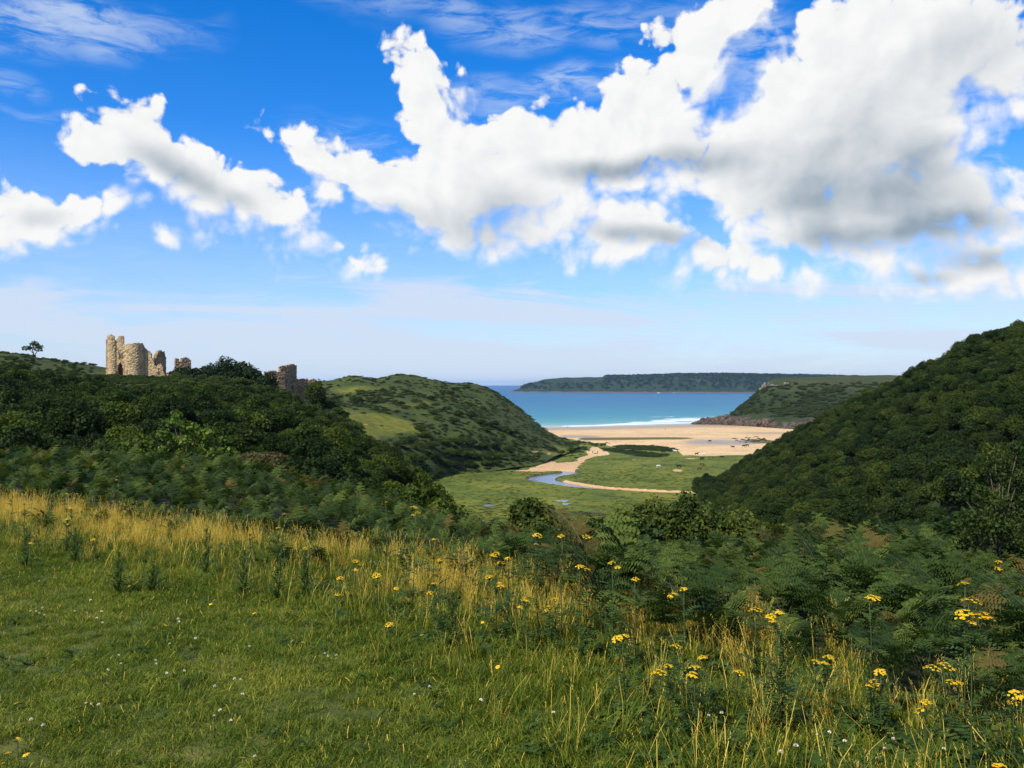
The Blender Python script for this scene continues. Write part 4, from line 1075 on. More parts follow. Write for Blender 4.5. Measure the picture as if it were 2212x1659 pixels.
def build_bracken():
    rng = np.random.default_rng(41)
    n = 90000; yy = rng.uniform(2.5, 52, n) ; xx = rng.uniform(-.72, .72, n) * (yy + 1.5)
    keep = rng.random(n) < bracken_density(xx, yy) * np.clip((yy + 1.5) / 53, 0, 1) ** 0.25
    x, y = xx[keep], yy[keep]
    sp = np.where(y < 12, .32, np.where(y < 22, .44, .66))
    Q = thin(np.column_stack([x, y, sp]), sp); x, y = Q[:, 0], Q[:, 1]
    s = edge_sd(x, y); z = near_z(x, y)
    h = (0.36 + .20 * sstep(s, 0, 3) + .22 * sstep(s, 7, 16)) * (1 + .18 * fbm(x, y, 2.5, 2, 71) + .22 * fbm(x, y, 7, 2, 72)) * rng.uniform(.7, 1.25, len(x))
    # clumps that stand out on the meadow itself
    extra = [(250, 1300, .4), (110, 1310, .4), (330, 1290, .42), (420, 1320, .35), (600, 1330, .35), (780, 1390, .3), (1000, 1430, .32), (1130, 1440, .35), (1180, 1470, .3), (1300, 1470, .4), (1360, 1480, .45), (1780, 1600, .4), (1950, 1640, .4), (1480, 1560, .80), (1455, 1520, .9), (1515, 1530, .8), (1690, 1590, .62), (1640, 1600, .6), (1725, 1610, .55), (690, 1395, .35), (520, 1250, .6), (470, 1260, .55), (880, 1340, .55), (1250, 1420, .5)]
    ex = []
    for a, b, sc in extra:
        D = ground_hit(a, b, 0.0)
        if D: ex.append(((a - 1250) / F * D, D, sc))
    ex = np.array(ex)
    x = np.concatenate([x, ex[:, 0]]); y = np.concatenate([y, ex[:, 1]]); h = np.concatenate([h, ex[:, 2]]); z = near_z(x, y); n = len(x); s_all = edge_sd(x, y)
    forced = np.zeros(n, bool); forced[-len(ex):] = True
    size = h / y * (s_all < 2.2); pu = x / y * F + 1250; pv = (H - z - h * .5) / y * F + 937.5
    size = np.where((pu > 20) & (pu < 2480) & (pv < 1850), size, size * .01); size[forced] = 1e3
    order = np.argsort(-size); pick = np.zeros(n, bool); pick[order[:95]] = True
    rz = rng.uniform(0, 6.28, n); tilt = rng.normal(size=(n, 2)) * .2
    bt = [template(c) for c in CLUMPS]
    q = ~pick
    stuff_scatter('bracken', np.column_stack([x, y, z])[q], rz[q], h[q], tilt[q], bt, rng.integers(0, 4, q.sum()), 'dense waist-high bracken covering the slope beyond the meadow')
    for k in np.flatnonzero(pick):
        root = empty('bracken_plant', (x[k], y[k], z[k]), rz[k], h[k])
        if forced[k]: tag(root, 'dark bracken plant standing out of the meadow grass in front of the bracken bank', 'bracken', 'bracken plants on the meadow')
        else: tag(root, 'bracken plant with feathery fronds along the meadow side of the bracken bank', 'bracken', 'bracken plants along the meadow edge')
        for i, a, tl, s_, l in frond_set(rng, 5):
            f = obj('frond', FRONDS[i], None, root, l); f.rotation_euler = (0, tl, a); f.scale = (s_,) * 3
    print('bracken', n)

def ground_hit(px, py, h):
    """how far out a plant of height h stands whose tip shows at this spot"""
    D = np.linspace(2.6, 45, 3000); x = (px - 1250) / F * D
    line = H - (py - 937.5) / F * D; g = near_z(x, D) + h
    j = np.flatnonzero(g >= line)
    return float(D[j[0]]) if len(j) else None
build_bracken()

# ================================================================== meadow grass
def tuft(name, rng, n, h, spread, width, lean, mats, seed_head=0.0, stem_frac=0.0):
    V = []; Fc = []; Rn = []; Mi = []
    for k in range(n):
        a = rng.uniform(0, 6.283); rr = spread * math.sqrt(rng.random()); base = np.array([rr * math.cos(rng.uniform(0, 6.28)), rr * math.sin(rng.uniform(0, 6.28)), -0.01])
        hh = h * rng.uniform(.45, 1.15); ln = lean * hh * rng.uniform(.2, 1.3); dr = np.array([math.cos(a), math.sin(a), 0]); sd = np.array([-dr[1], dr[0], 0]) * width * rng.uniform(.7, 1.3)
        r = np.clip(.45 + .28 * rng.normal(), 0, 1); stem = rng.random() < stem_frac
        if stem: hh *= 1.25; sd *= .55; ln *= .6; r = np.clip(.7 + .15 * rng.normal(), 0, 1)
        nb = len(V); segs = 3
        for j in range(segs + 1):
            t = j / segs; c = base + np.array([0, 0, hh * (t - .18 * t * t * lean)]) + dr * ln * t * t; w = sd * (1 - t) ** .6 if not stem else sd
            V += [c - w, c + w]
        for j in range(segs): Fc.append((nb + 2 * j, nb + 2 * j + 1, nb + 2 * j + 3, nb + 2 * j + 2))
        Rn += [r] * (2 * segs + 2); Mi += [1 if stem else 0] * segs
        if stem and seed_head:
            tip = c; L_ = seed_head * rng.uniform(.7, 1.3); ax = np.array([dr[0] * .35, dr[1] * .35, .9]); 
            for e in range(7):
                t = e / 7; a2 = rng.uniform(0, 6.28); o_ = np.array([math.cos(a2), math.sin(a2), .7]) * L_ * .16; c0 = tip + ax * L_ * t
                nb = len(V); s_ = np.array([-math.sin(a2), math.cos(a2), 0]) * L_ * .035
                V += [c0, c0 + o_ * .6 + s_, c0 + o_ * 1.4 + ax * L_ * .10, c0 + o_ * .6 - s_]; Fc.append((nb, nb + 1, nb + 2, nb + 3)); Rn += [np.clip(.75 + .15 * rng.normal(), 0, 1)] * 4; Mi.append(1)
    me = mesh_np(name, np.array(V), Fc, False, {'rnd': Rn}, Mi)
    for m_ in mats: me.materials.append(m_)
    return me

def rosette(name, rng, n, L_, up, mat_, lob=5, wid=.12):
    """weed with lobed leaves"""
    V = []; Fc = []; Rn = []
    for k in range(n):
        a = rng.uniform(0, 6.283); e0 = up * rng.uniform(.5, 1.3); ln = L_ * rng.uniform(.6, 1.2); z0 = rng.uniform(0, .3) * up * L_
        dr = np.array([math.cos(a), math.sin(a), 0]); sd = np.array([-dr[1], dr[0], 0]); r = np.clip(.5 + .25 * rng.normal(), 0, 1)
        for j in range(lob):
            t0, t1 = j / lob, (j + .95) / lob
            def pos(t): return dr * ln * t + np.array([0, 0, z0 + ln * (e0 * t - .7 * e0 * t * t)])
            for sg in (-1, 1):
                w_ = wid * L_ * (1 - .6 * abs(t0 - .55)) * rng.uniform(.7, 1.3); nb = len(V)
                V += [pos(t0), pos((t0 + t1) / 2) + sd * sg * w_ * 1.6 + np.array([0, 0, .1 * w_]), pos(t1) + sd * sg * w_ * .8, pos(t1)]
                Fc.append((nb, nb + 1, nb + 2, nb + 3)); Rn += [r] * 4
    me = mesh_np(name, np.array(V), Fc, False, {'rnd': Rn}); me.materials.append(mat_); return me

def build_grass():
    rng = np.random.default_rng(51)
    gm = [M['grass'], M['straw']]; sm = [M['straw'], M['straw']]
    short = [template(tuft('turf_tuft', rng, 72, .052, .11, .0026, 1.25, gm, 0, .015)) for k in range(4)]
    mid = [template(tuft('meadow_tuft', rng, 44, .17, .10, .0032, .9, gm, .04, .05)) for k in range(4)]
    tall = [template(tuft('straw_tuft', rng, 42, .46, .11, .0028, .5, sm, .075, .45)) for k in range(4)]
    green = [template(tuft('tall_green_tuft', rng, 34, .42, .10, .004, .7, gm, .06, .12)) for k in range(3)]
    weeds = [template(rosette('weed', rng, 11, .16, .9, M['herb'])) for k in range(3)]
    def field(n, y0, y1):
        y = np.sqrt(rng.uniform(y0 ** 2, y1 ** 2, n)); x = rng.uniform(-.68, .68, n) * (y + .6); return x, y
    # golden-ness: where the long dry grass stands
    def gold(x, y):
        s = edge_sd(x, y); pu = x / y * F + 1250
        g = sstep(s, -1.2 - 1.1 * sstep(-x, -1, 4), -.4) * sstep(s, 0.9, 0.1) * (0.06 + .9 * sstep(fbm(x, y, 1.5, 3, 81), -.1, .35))
        return g * np.interp(pu, [0, 500, 900, 1150, 1250, 1500, 1560, 1700, 2150, 2300, 2500], [.7, .65, .8, .6, .3, .2, .75, 1.0, .8, .1, .0])
    def lay(name, n, y0, y1, dens, sc, tps, label, tl=.15):
        x, y = field(n, y0, y1); k = rng.random(n) < dens(x, y); x, y = x[k], y[k]; m = len(x)
        s_ = .68 * sc(x, y) * rng.uniform(.7, 1.3, m)
        stuff_scatter(name, np.column_stack([x, y, near_z(x, y)]), rng.uniform(0, 6.28, m), s_, rng.normal(size=(m, 2)) * tl, tps, rng.integers(0, len(tps), m), label)
        print(name, m)
    lay('short_grass', 30000, 2.4, 14, lambda x, y: sstep(edge_sd(x, y), .6, -.6) * np.clip(1.25 - y / 18, .4, 1), lambda x, y: 1 + .5 * sstep(edge_sd(x, y), -5, -1.5) + .25 * fbm(x, y, 1.2, 2, 82), short, 'short green turf of the meadow in the foreground', .25)
    lay('meadow_grass', 8500, 2.4, 14, lambda x, y: sstep(edge_sd(x, y), .8, 0) * (0.05 * sstep(fbm(x, y, 1.0, 2, 83), -.1, .4) + .85 * sstep(edge_sd(x, y), -2.8, -1.0)), lambda x, y: .75 + .5 * sstep(edge_sd(x, y), -3, -.5), mid, 'knee-high green and yellowing grass on the meadow')
    lay('dry_grass', 19000, 3.0, 16, lambda x, y: gold(x, y) * .7, lambda x, y: .42 + .32 * sstep(edge_sd(x, y), -1.8, -.3), tall, 'tall golden dry grass along the edge of the meadow')
    lay('tall_grass', 6000, 2.6, 14, lambda x, y: sstep(edge_sd(x, y), -2.4, -1.0) * sstep(edge_sd(x, y), 1.2, .3) * .5 * (1.1 - np.clip(gold(x, y), 0, 1)), lambda x, y: .8 + 0 * x, green, 'tall green grass and stalks near the bracken')
    lay('broad_leaved_weeds', 5200, 2.4, 13, lambda x, y: sstep(edge_sd(x, y), .6, -.2) * (.10 + .5 * sstep(x / y, .15, .4) + .5 * sstep(edge_sd(x, y), -2.8, -1.0) + .3 * sstep(fbm(x, y, .8, 2, 84), .25, .5)), lambda x, y: .55 + .7 * sstep(edge_sd(x, y), -2.5, -.5), weeds, 'low broad-leaved weeds in the meadow grass')
build_grass()
build_tussocks()

# ================================================================== ruined castle
def stone_mat(name, light_tone, mid, dark, ochre=.35):  # three stone tones, mixed by noise and stone by stone
    m, t = mat(name)
    g = t.node('ShaderNodeNewGeometry').outputs['Position']
    n = t.noise(g, .55, 5, .6); k = t.noise(g, 2.6, 4, .65)
    v = t.N.new('ShaderNodeTexVoronoi'); t.put(v.inputs['Vector'], t.vm('MULTIPLY', g, (1, 1, 1.7))); v.inputs['Scale'].default_value = 2.6
    stone = t.sep(v.outputs['Color'])[0]
    c = t.ramp(t.m('ADD', t.m('MULTIPLY', n, .55), t.m('MULTIPLY', stone, .3)), [(.22, dark), (.42, mid), (.62, light_tone)])
    c = t.mix(t.m('MULTIPLY', t.ss(t.noise(t.vm('ADD', g, (7, 3, 1)), .45, 4, .6), .5, .66), ochre), c, (.30, .20, .05))
    c = t.mix(t.m('MULTIPLY', t.ss(k, .55, .72), .55), c, dark)
    c = t.mix(t.m('MULTIPLY', t.ss(t.noise(t.vm('ADD', g, (1, 9, 4)), .5, 3), .5, .65), .3), c, (.36, .22, .17))
    b = t.node('ShaderNodeBsdfPrincipled', {'Base Color': c, 'Roughness': .95, 'Specular IOR Level': .1})
    bp = t.node('ShaderNodeBump', {'Strength': .9, 'Distance': .12, 'Height': t.m('ADD', v.outputs['Distance'], t.m('MULTIPLY', k, .8))})
    t.L.new(bp.outputs[0], b.inputs['Normal']); t.L.new(b.outputs[0], t.out.inputs[0])
    return m
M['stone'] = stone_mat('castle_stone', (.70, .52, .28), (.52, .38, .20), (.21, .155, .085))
M['stone_dark'] = stone_mat('dark_stone', (.50, .34, .185), (.35, .23, .125), (.13, .088, .05), .15)  # same masonry pattern in darker, browner tones

def ruin_wall(name, path, th, top, base, openings=(), cell=.22, seed=0, mat_=None, parent=None, batter=.0):
    """thick rubble wall along a path (local x, y); top: list of (along x, height); openings: (x0, x1, z0, z1, pointed)"""
    P = np.asarray(path, float); seg = np.linalg.norm(np.diff(P, axis=0), axis=1); L_ = np.concatenate([[0], np.cumsum(seg)])
    n = max(2, int(L_[-1] / cell)); s = np.linspace(0, L_[-1], n + 1); X = np.interp(s, L_, P[:, 0]); Y = np.interp(s, L_, P[:, 1])
    d = np.stack([np.gradient(X), np.gradient(Y)], 1); d /= np.linalg.norm(d, axis=1)[:, None]; nr = np.stack([d[:, 1], -d[:, 0]], 1)      # towards the viewer side
    tx = (X[1:] + X[:-1]) / 2
    T = np.interp(tx, [a for a, b in top], [b for a, b in top]) + fbm(tx, tx * 0 + seed, .8, 3, 90 + seed) * .28 + fbm(tx, tx * 0, .3, 2, 91 + seed) * .12
    m = int((T.max() - base) / cell) + 1; zc = base + (np.arange(m) + .5) * cell
    S = zc[None, :] < T[:, None]
    for (x0, x1, z0, z1, pt) in openings:
        c = (x0 + x1) / 2; hw = (x1 - x0) / 2
        for i in range(n):
            r = abs(tx[i] - c) / hw
            if r >= 1: continue
            zt = z1 - (z1 - z0) * .42 * (r ** 1.8) if pt else z1
            S[i] &= ~((zc > z0) & (zc < zt))
    V = []; idx = {}
    rng = np.random.default_rng(500 + seed)
    jit = rng.normal(size=(n + 1, m + 1, 2, 3)) * .035
    def vid(i, j, k):
        q = (i, j, k)
        if q not in idx:
            idx[q] = len(V); z = base + j * cell
            o = th / 2 * (1 + batter * max(0, 1 - (z - base) / 4)) * (1 if k == 0 else -1)
            V.append((X[i] + nr[i, 0] * o + jit[i, j, k, 0], Y[i] + nr[i, 1] * o + jit[i, j, k, 1], z + jit[i, j, k, 2] * 1.3))
        return idx[q]
    Fc = []
    def sol(i, j): return 0 <= i < n and 0 <= j < m and S[i, j]
    for i in range(n):
        for j in range(m):
            if not S[i, j]: continue
            Fc.append((vid(i, j, 0), vid(i + 1, j, 0), vid(i + 1, j + 1, 0), vid(i, j + 1, 0)))
            Fc.append((vid(i, j, 1), vid(i, j + 1, 1), vid(i + 1, j + 1, 1), vid(i + 1, j, 1)))
            if not sol(i, j + 1): Fc.append((vid(i, j + 1, 0), vid(i + 1, j + 1, 0), vid(i + 1, j + 1, 1), vid(i, j + 1, 1)))
            if not sol(i, j - 1): Fc.append((vid(i, j, 0), vid(i, j, 1), vid(i + 1, j, 1), vid(i + 1, j, 0)))
            if not sol(i - 1, j): Fc.append((vid(i, j, 0), vid(i, j + 1, 0), vid(i, j + 1, 1), vid(i, j, 1)))
            if not sol(i + 1, j): Fc.append((vid(i + 1, j, 0), vid(i + 1, j, 1), vid(i + 1, j + 1, 1), vid(i + 1, j + 1, 0)))
    return obj(name, mesh_np(name, np.array(V), Fc, False), mat_ or M['stone'], parent)

def arc(cx, cy, r, a0, a1, n=24):
    a = np.radians(np.linspace(a0, a1, n)); return np.column_stack([cx + r * np.cos(a), cy + r * np.sin(a)])

def build_castle():
    az = math.atan((335 - 1250) / F)
    g = empty('castle_gatehouse', at(261.7, 919.3, 200), -az)
    tag(g, 'ruined stone castle gatehouse with round towers on the hilltop, pale in the sun', 'castle')
    g.scale = (.916, .916, 1)
    ruin_wall('turret', arc(1.3, 1.8, 1.04, 170, 356), .55, [(0, 9.8), (1.3, 9.8), (1.6, 9.5), (1.72, 9.3), (1.78, 8.55), (2.6, 8.5)], -1.5, [(1.6, 1.86, 6.1, 6.45, 0)], seed=1, parent=g, batter=.25)
    ruin_wall('gate_passage', [(2.30, .95), (3.0, .72), (4.3, .55)], .75, [(2.3, 8.9), (2.5, 9.2), (2.72, 9.6), (3.2, 9.75), (3.85, 9.5), (3.95, 7.5), (4.4, 7.4)], -1.5, [(2.86, 3.80, 4.15, 6.1, 1), (2.36, 3.84, -1.6, 3.4, 1)], seed=2, parent=g, cell=.18)
    ruin_wall('round_tower', arc(6.22, 1.7, 2.15, 182, 358, 40), .8, [(3.6, 7.45), (4.5, 7.5), (5.0, 7.75), (5.8, 7.85), (6.5, 8.05), (7.5, 7.95), (8.0, 7.85), (8.4, 7.4), (8.8, 7.1)], -1.5, [(4.75, 4.97, .35, 1.5, 0), (6.9, 7.1, 2.5, 2.75, 0), (4.85, 5.0, 2.2, 2.4, 0)], seed=3, parent=g, batter=.15)
    ruin_wall('broken_wall', [(8.4, 1.5), (10.2, .95), (12.0, .35), (13.7, 0.0)], .9, [(8.6, 7.1), (9.4, 6.6), (9.9, 6.1), (10.4, 5.4), (10.55, 4.4), (10.95, 3.85), (11.15, 2.7), (11.7, 2.5), (12.1, 2.75), (12.7, 3.0), (13.1, 2.7), (13.4, 1.2), (13.7, .7)], -1.5, [(12.25, 12.5, .25, 2.1, 0)], seed=4, parent=g)
    ruin_wall('tall_fragment', [(11.2, 3.2), (12.2, 4.1), (13.2, 5.2), (13.7, 6.2)], 1.1, [(11.2, 4.6), (11.5, 5.4), (11.9, 6.05), (12.6, 6.3), (13.2, 6.15), (13.5, 5.2), (13.8, 4.6)], -1.5, seed=5, parent=g, mat_=M['stone_dark'])
    ruin_wall('side_wall', [(.05, 1.3), (.3, 3.5), (.5, 6.2)], .8, [(0, 9.2), (.15, 8.2), (.35, 6.0), (.6, 4.0)], -1.5, seed=6, parent=g)
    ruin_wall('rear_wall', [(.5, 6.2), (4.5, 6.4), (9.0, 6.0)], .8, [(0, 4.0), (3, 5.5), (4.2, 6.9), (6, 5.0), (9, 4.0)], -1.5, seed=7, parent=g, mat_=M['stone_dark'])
    ruin_wall('low_wall', [(13.6, .2), (14.6, .4), (15.8, .9)], .8, [(13.6, .6), (14.2, .75), (15.0, .5), (15.8, .1)], -1.5, seed=8, parent=g, mat_=M['stone_dark'])
    # tower at the end of the ridge
    az = math.atan((690 - 1250) / F)
    t = empty('corner_tower', at(657, 957, 188), -az); t.scale = (.966, .966, 1)
    tag(t, 'brown ruined corner tower with stepped top and small arched doorway, right end of the ridge', 'tower')
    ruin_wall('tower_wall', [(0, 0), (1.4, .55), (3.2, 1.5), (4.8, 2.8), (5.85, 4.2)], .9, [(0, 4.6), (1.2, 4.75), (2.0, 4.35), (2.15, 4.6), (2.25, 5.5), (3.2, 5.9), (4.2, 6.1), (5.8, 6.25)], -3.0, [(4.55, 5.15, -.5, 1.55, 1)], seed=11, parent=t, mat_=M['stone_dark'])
    ruin_wall('return_wall', [(5.7, 4.3), (5.2, 6.0), (4.4, 7.5)], .9, [(4.4, 4.5), (5.2, 5.6), (5.8, 6.2)], -3.0, seed=12, parent=t)
    ruin_wall('inner_wall', [(-.3, .4), (-.6, 2.5), (-.6, 5)], .9, [(-.6, 3.5), (-.3, 4.4)], -3.0, seed=13, parent=t)
    c = empty('curtain_wall', at(727, 958, 196), -math.atan((750 - 1250) / F))
    tag(c, 'low dark stretch of ruined curtain wall right of the corner tower', 'wall')
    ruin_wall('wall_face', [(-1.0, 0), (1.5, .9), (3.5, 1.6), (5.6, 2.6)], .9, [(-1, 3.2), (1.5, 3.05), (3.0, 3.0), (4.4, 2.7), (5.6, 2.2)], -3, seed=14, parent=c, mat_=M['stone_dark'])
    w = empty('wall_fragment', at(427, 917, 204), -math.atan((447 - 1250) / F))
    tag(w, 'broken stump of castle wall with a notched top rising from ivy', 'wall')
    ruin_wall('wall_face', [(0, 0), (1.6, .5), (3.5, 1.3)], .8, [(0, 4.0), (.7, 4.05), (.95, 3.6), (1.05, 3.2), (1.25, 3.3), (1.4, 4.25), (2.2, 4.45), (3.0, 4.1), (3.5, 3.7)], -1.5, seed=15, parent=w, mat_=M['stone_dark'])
build_castle()

# ================================================================== single trees and bushes
def shrub(name, rng, px, ptop, D, w, h, matn, nleaf, size, label, cat='bush', lobes=12, group=None, sink=.15, zoff=0.0, trunk=True, lob=.42, **kw):
    """a bush of given width and height whose top shows at this spot"""
    p = at(px, ptop, D); p[2] -= h
    me, C = crown_mesh(name + '_crown', rng, w / 2, h * .45, h * .55, lobes, nleaf, size, lob=lob, **kw); me.materials.append(M[matn])
    root = empty(name, p, rng.uniform(0, 6.28)); tag(root, label, cat, group)
    tm = trunk_mesh(name + '_stem', rng, h * .6, max(.02, h * .022), C, 7); tm.materials.append(M['twig'])
    obj('trunk', tm, None, root); obj('crown', me, None, root)
    return root

def build_single_trees():
    rng = np.random.default_rng(61)
    # wind-shaped tree alone on the skyline
    D = 243; p = at(84, 890, D)
    root = empty('lone_tree', p); tag(root, 'small lone wind-bent tree on the grassy skyline left of the castle', 'tree')
    b = MB(); b.tube([(0, 0, -.6), (.02, 0, 1.0), (-.25, 0, 2.2), (-.6, .1, 3.2)], [.24, .2, .15, .06], 7); b.tube([(-.1, 0, 1.6), (.5, .2, 2.6), (1.0, .2, 3.3)], [.12, .08, .03], 5); b.tube([(-.3, 0, 2.2), (-1.3, 0, 3.0)], [.08, .03], 5)
    me = b.mesh('lone_trunk', True); me.materials.append(M['bark']); obj('trunk', me, None, root)
    C = np.array([(-1.3, 0, 3.2), (-.4, .2, 3.9), (.5, 0, 3.6), (1.3, .1, 3.4), (-.7, -.2, 3.1), (.9, 0, 2.9), (-2.0, 0, 3.1), (.1, 0, 4.1)]); Rd = np.array([(.8, .8, .5)] * 8) * rng.uniform(.7, 1.1, (8, 1))
    V, Fc, r = leafcloud(rng, C, Rd, 900, .12); me = mesh_np('lone_crown', V, Fc, False, {'rnd': r}); me.materials.append(M['leaf_wood']); obj('crown', me, None, root); root.scale = (1.2, 1.2, 1.45)
    # ivy and bushes along the castle ridge
    ivy = [(450, 890, 203, 5.2, 4.2), (478, 894, 203, 3.4, 3.6), (505, 888, 202, 4.2, 4.6), (545, 867, 200, 8.2, 6.4), (585, 879, 200, 6.0, 5.4), (615, 890, 198, 5.6, 5.0), (652, 908, 185, 4.4, 5.0), (565, 890, 198, 7, 5), (525, 893, 199, 6, 4.6), (768, 925, 190, 4.6, 5.2), (780, 945, 188, 4.0, 5.0)]
    txt = ['ivy clump wrapped round the foot of the notched wall stump', 'rounded ivy bush just right of the notched wall stump', 'dark bush in the dip between the wall stump and the tall ridge tree', 'tallest dark bushy tree on the castle ridge', 'dark ivy-covered hump right of the tallest ridge tree', 'ivy-covered ridge sloping down towards the corner tower', 'last ivy bush left of the corner tower', 'dark bush below the crest of the castle ridge, right of the tallest tree', 'dark bush below the crest of the castle ridge, left of the tallest tree', 'bush growing on the low curtain wall right of the corner tower', 'dark bush at the right-hand end of the low curtain wall']
    for (a, b_, D, w, h), tx in zip(ivy, txt):
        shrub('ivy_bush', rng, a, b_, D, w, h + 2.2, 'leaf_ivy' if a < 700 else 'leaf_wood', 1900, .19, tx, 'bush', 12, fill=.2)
    # young sycamore on the slope beyond the bracken: pale leaves catch the sun
    def sprays(name, px, ptop, D, spots, h, n, size, matn, label, cat):
        p = at(px, ptop, D); p[2] -= h; root = empty(name, p); tag(root, label, cat)
        C = []; Rd = []; b = MB()
        for (du, dv, rr) in spots:
            q = np.array([du / F * D, rng.normal() * rr * .8, h - dv / F * D]); C.append(q); Rd.append((rr, rr, rr * .7))
            s0 = np.array([0, 0, max(.05, q[2] * .35)]); b.tube([s0, (s0 + q) / 2 + [0, 0, .1 * h], q + [0, 0, rr * .5]], [h * .005, h * .0035, h * .0015], 5)
        b.tube([(0, 0, -.5), (0, 0, h * .4), (0, 0, h * .75)], [h * .012, h * .009, h * .003], 6)
        me = b.mesh(name + '_stem', True); me.materials.append(M['twig']); obj('trunk', me, None, root)
        V, Fc, r = leafcloud(rng, C, Rd, n, size, up=.5, rnd=.9, low=-1, fill=.8, aspect=.8); me = mesh_np(name + '_crown', V, Fc, False, {'rnd': r}); me.materials.append(M[matn]); obj('crown', me, None, root)
    sprays('young_sycamore', 455, 1000, 40, [(-22, 12, .28), (-40, 30, .3), (-14, 32, .35), (-48, 60, .4), (10, 45, .4), (35, 52, .4), (52, 62, .35), (-30, 85, .5), (5, 80, .55), (40, 90, .5), (80, 78, .3), (70, 105, .45), (-55, 105, .5), (-10, 115, .6), (30, 125, .6), (-75, 120, .35), (100, 100, .25), (60, 135, .5)], 5.4, 2300, .085, 'leaf_bright', 'young sycamore with pale sunlit leaves standing above the bracken on the left', 'tree')
    shrub('heath_bush', rng, 640, 1096, 34, 2.8, 1.5, 'leaf_heath', 2600, .045, 'brownish seeding bush among the bracken right of the young sycamore', 'bush', 14, lob=.3)
    near_b = [(1296, 1202, 26, 1.9, 2.0, 'dark leafy bush in front of the marsh above the middle of the bracken', 'leaf_hawthorn'), (1345, 1240, 24, 1.2, 1.8, 'low dark bush right of the one that stands before the marsh', 'leaf_hawthorn'),
              (1535, 1222, 27, 1.9, 2.4, 'leftmost of the dark hawthorns in front of the wooded hillside', 'leaf_hawthorn'), (1612, 1196, 28, 2.2, 3.0, 'hawthorn with yellowish sunlit tips in front of the stream', 'leaf_hawthorn'), (1685, 1188, 28, 2.2, 3.2, 'tallest hawthorn with yellow-green tips in front of the wooded hillside', 'leaf_hawthorn'), (1758, 1208, 27, 2.2, 2.8, 'hawthorn right of the tallest one, at the foot of the wooded hillside', 'leaf_hawthorn'), (1830, 1238, 26, 2.2, 2.4, 'spreading dark bush at the right end of the hawthorn row', 'leaf_hawthorn'), (1920, 1262, 25, 2.0, 2.0, 'low bush between the hawthorn row and the bracken on the right', 'leaf_hawthorn'), (1480, 1262, 24, 1.5, 1.5, 'low shoot-topped bush left of the hawthorn row', 'leaf_hawthorn')]
    for a, b_, D, w, h, tx, mn in near_b:
        shrub('hawthorn_bush', rng, a, b_, D, w, h, mn, 2600, .055, tx, 'bush', 16, lob=.34, fill=.4, rnd=.9)
    sprays('wild_rose', 2440, 1085, 13, [(0, 20, .20), (-40, 40, .16), (30, 45, .2), (55, 10, .2), (-75, 70, .15), (-20, 75, .22), (20, 90, .25), (60, 80, .25), (-60, 115, .2), (-95, 130, .14), (-30, 130, .25), (15, 140, .28), (60, 140, .28), (-75, 170, .2), (-40, 190, .25), (0, 195, .3), (45, 200, .3), (-100, 195, .12), (-20, 240, .3), (30, 250, .3), (-60, 245, .22), (70, 250, .3), (90, 180, .25), (95, 120, .25), (0, 290, .3), (50, 300, .3)], 2.4, 8000, .024, 'leaf_hawthorn', 'loose wild rose bush with yellowing leaves at the right edge of the picture', 'bush')
M['leaf_heath'] = leaf_mat('leaf_heath', [(.045, .040, .014), (.085, .072, .026), (.16, .125, .05)], .25)
build_single_trees()

# ================================================================== rocks on the headland
M['rock'] = stone_mat('sea_rock', (.115, .092, .070), (.062, .050, .040), (.020, .017, .015), .2)
M['limestone'] = stone_mat('pale_limestone', (.27, .24, .20), (.16, .145, .12), (.06, .055, .045), .05)
def rock(rng, p, size, m_, label, group, rz=None):
    bm = bmesh.new(); bmesh.ops.create_icosphere(bm, subdivisions=3, radius=1.0)
    ax = rng.normal(size=(7, 3)); ax /= np.linalg.norm(ax, axis=1)[:, None]; off = rng.uniform(.45, .85, 7)
    for v in bm.verts:
        c = np.array(v.co)
        for a, o_ in zip(ax, off):          # cut flat facets
            e = c @ a
            if e > o_: c = c - a * (e - o_) * .9
        c = c * (1 + .10 * fbm(np.array([c[0] * 3 + c[2]]), np.array([c[1] * 3 - c[2] * 2]), 1, 3, int(rng.integers(99)) * 0 + 5)[0])
        v.co = c
    me = bpy.data.meshes.new('rock'); bm.to_mesh(me); bm.free()
    o = obj('rock', me, m_, None, p); o.scale = size; o.rotation_euler = (rng.normal() * .15, rng.normal() * .35, rng.uniform(0, 6.28) if rz is None else rz)
    tag(o, label, 'rock', group); return o
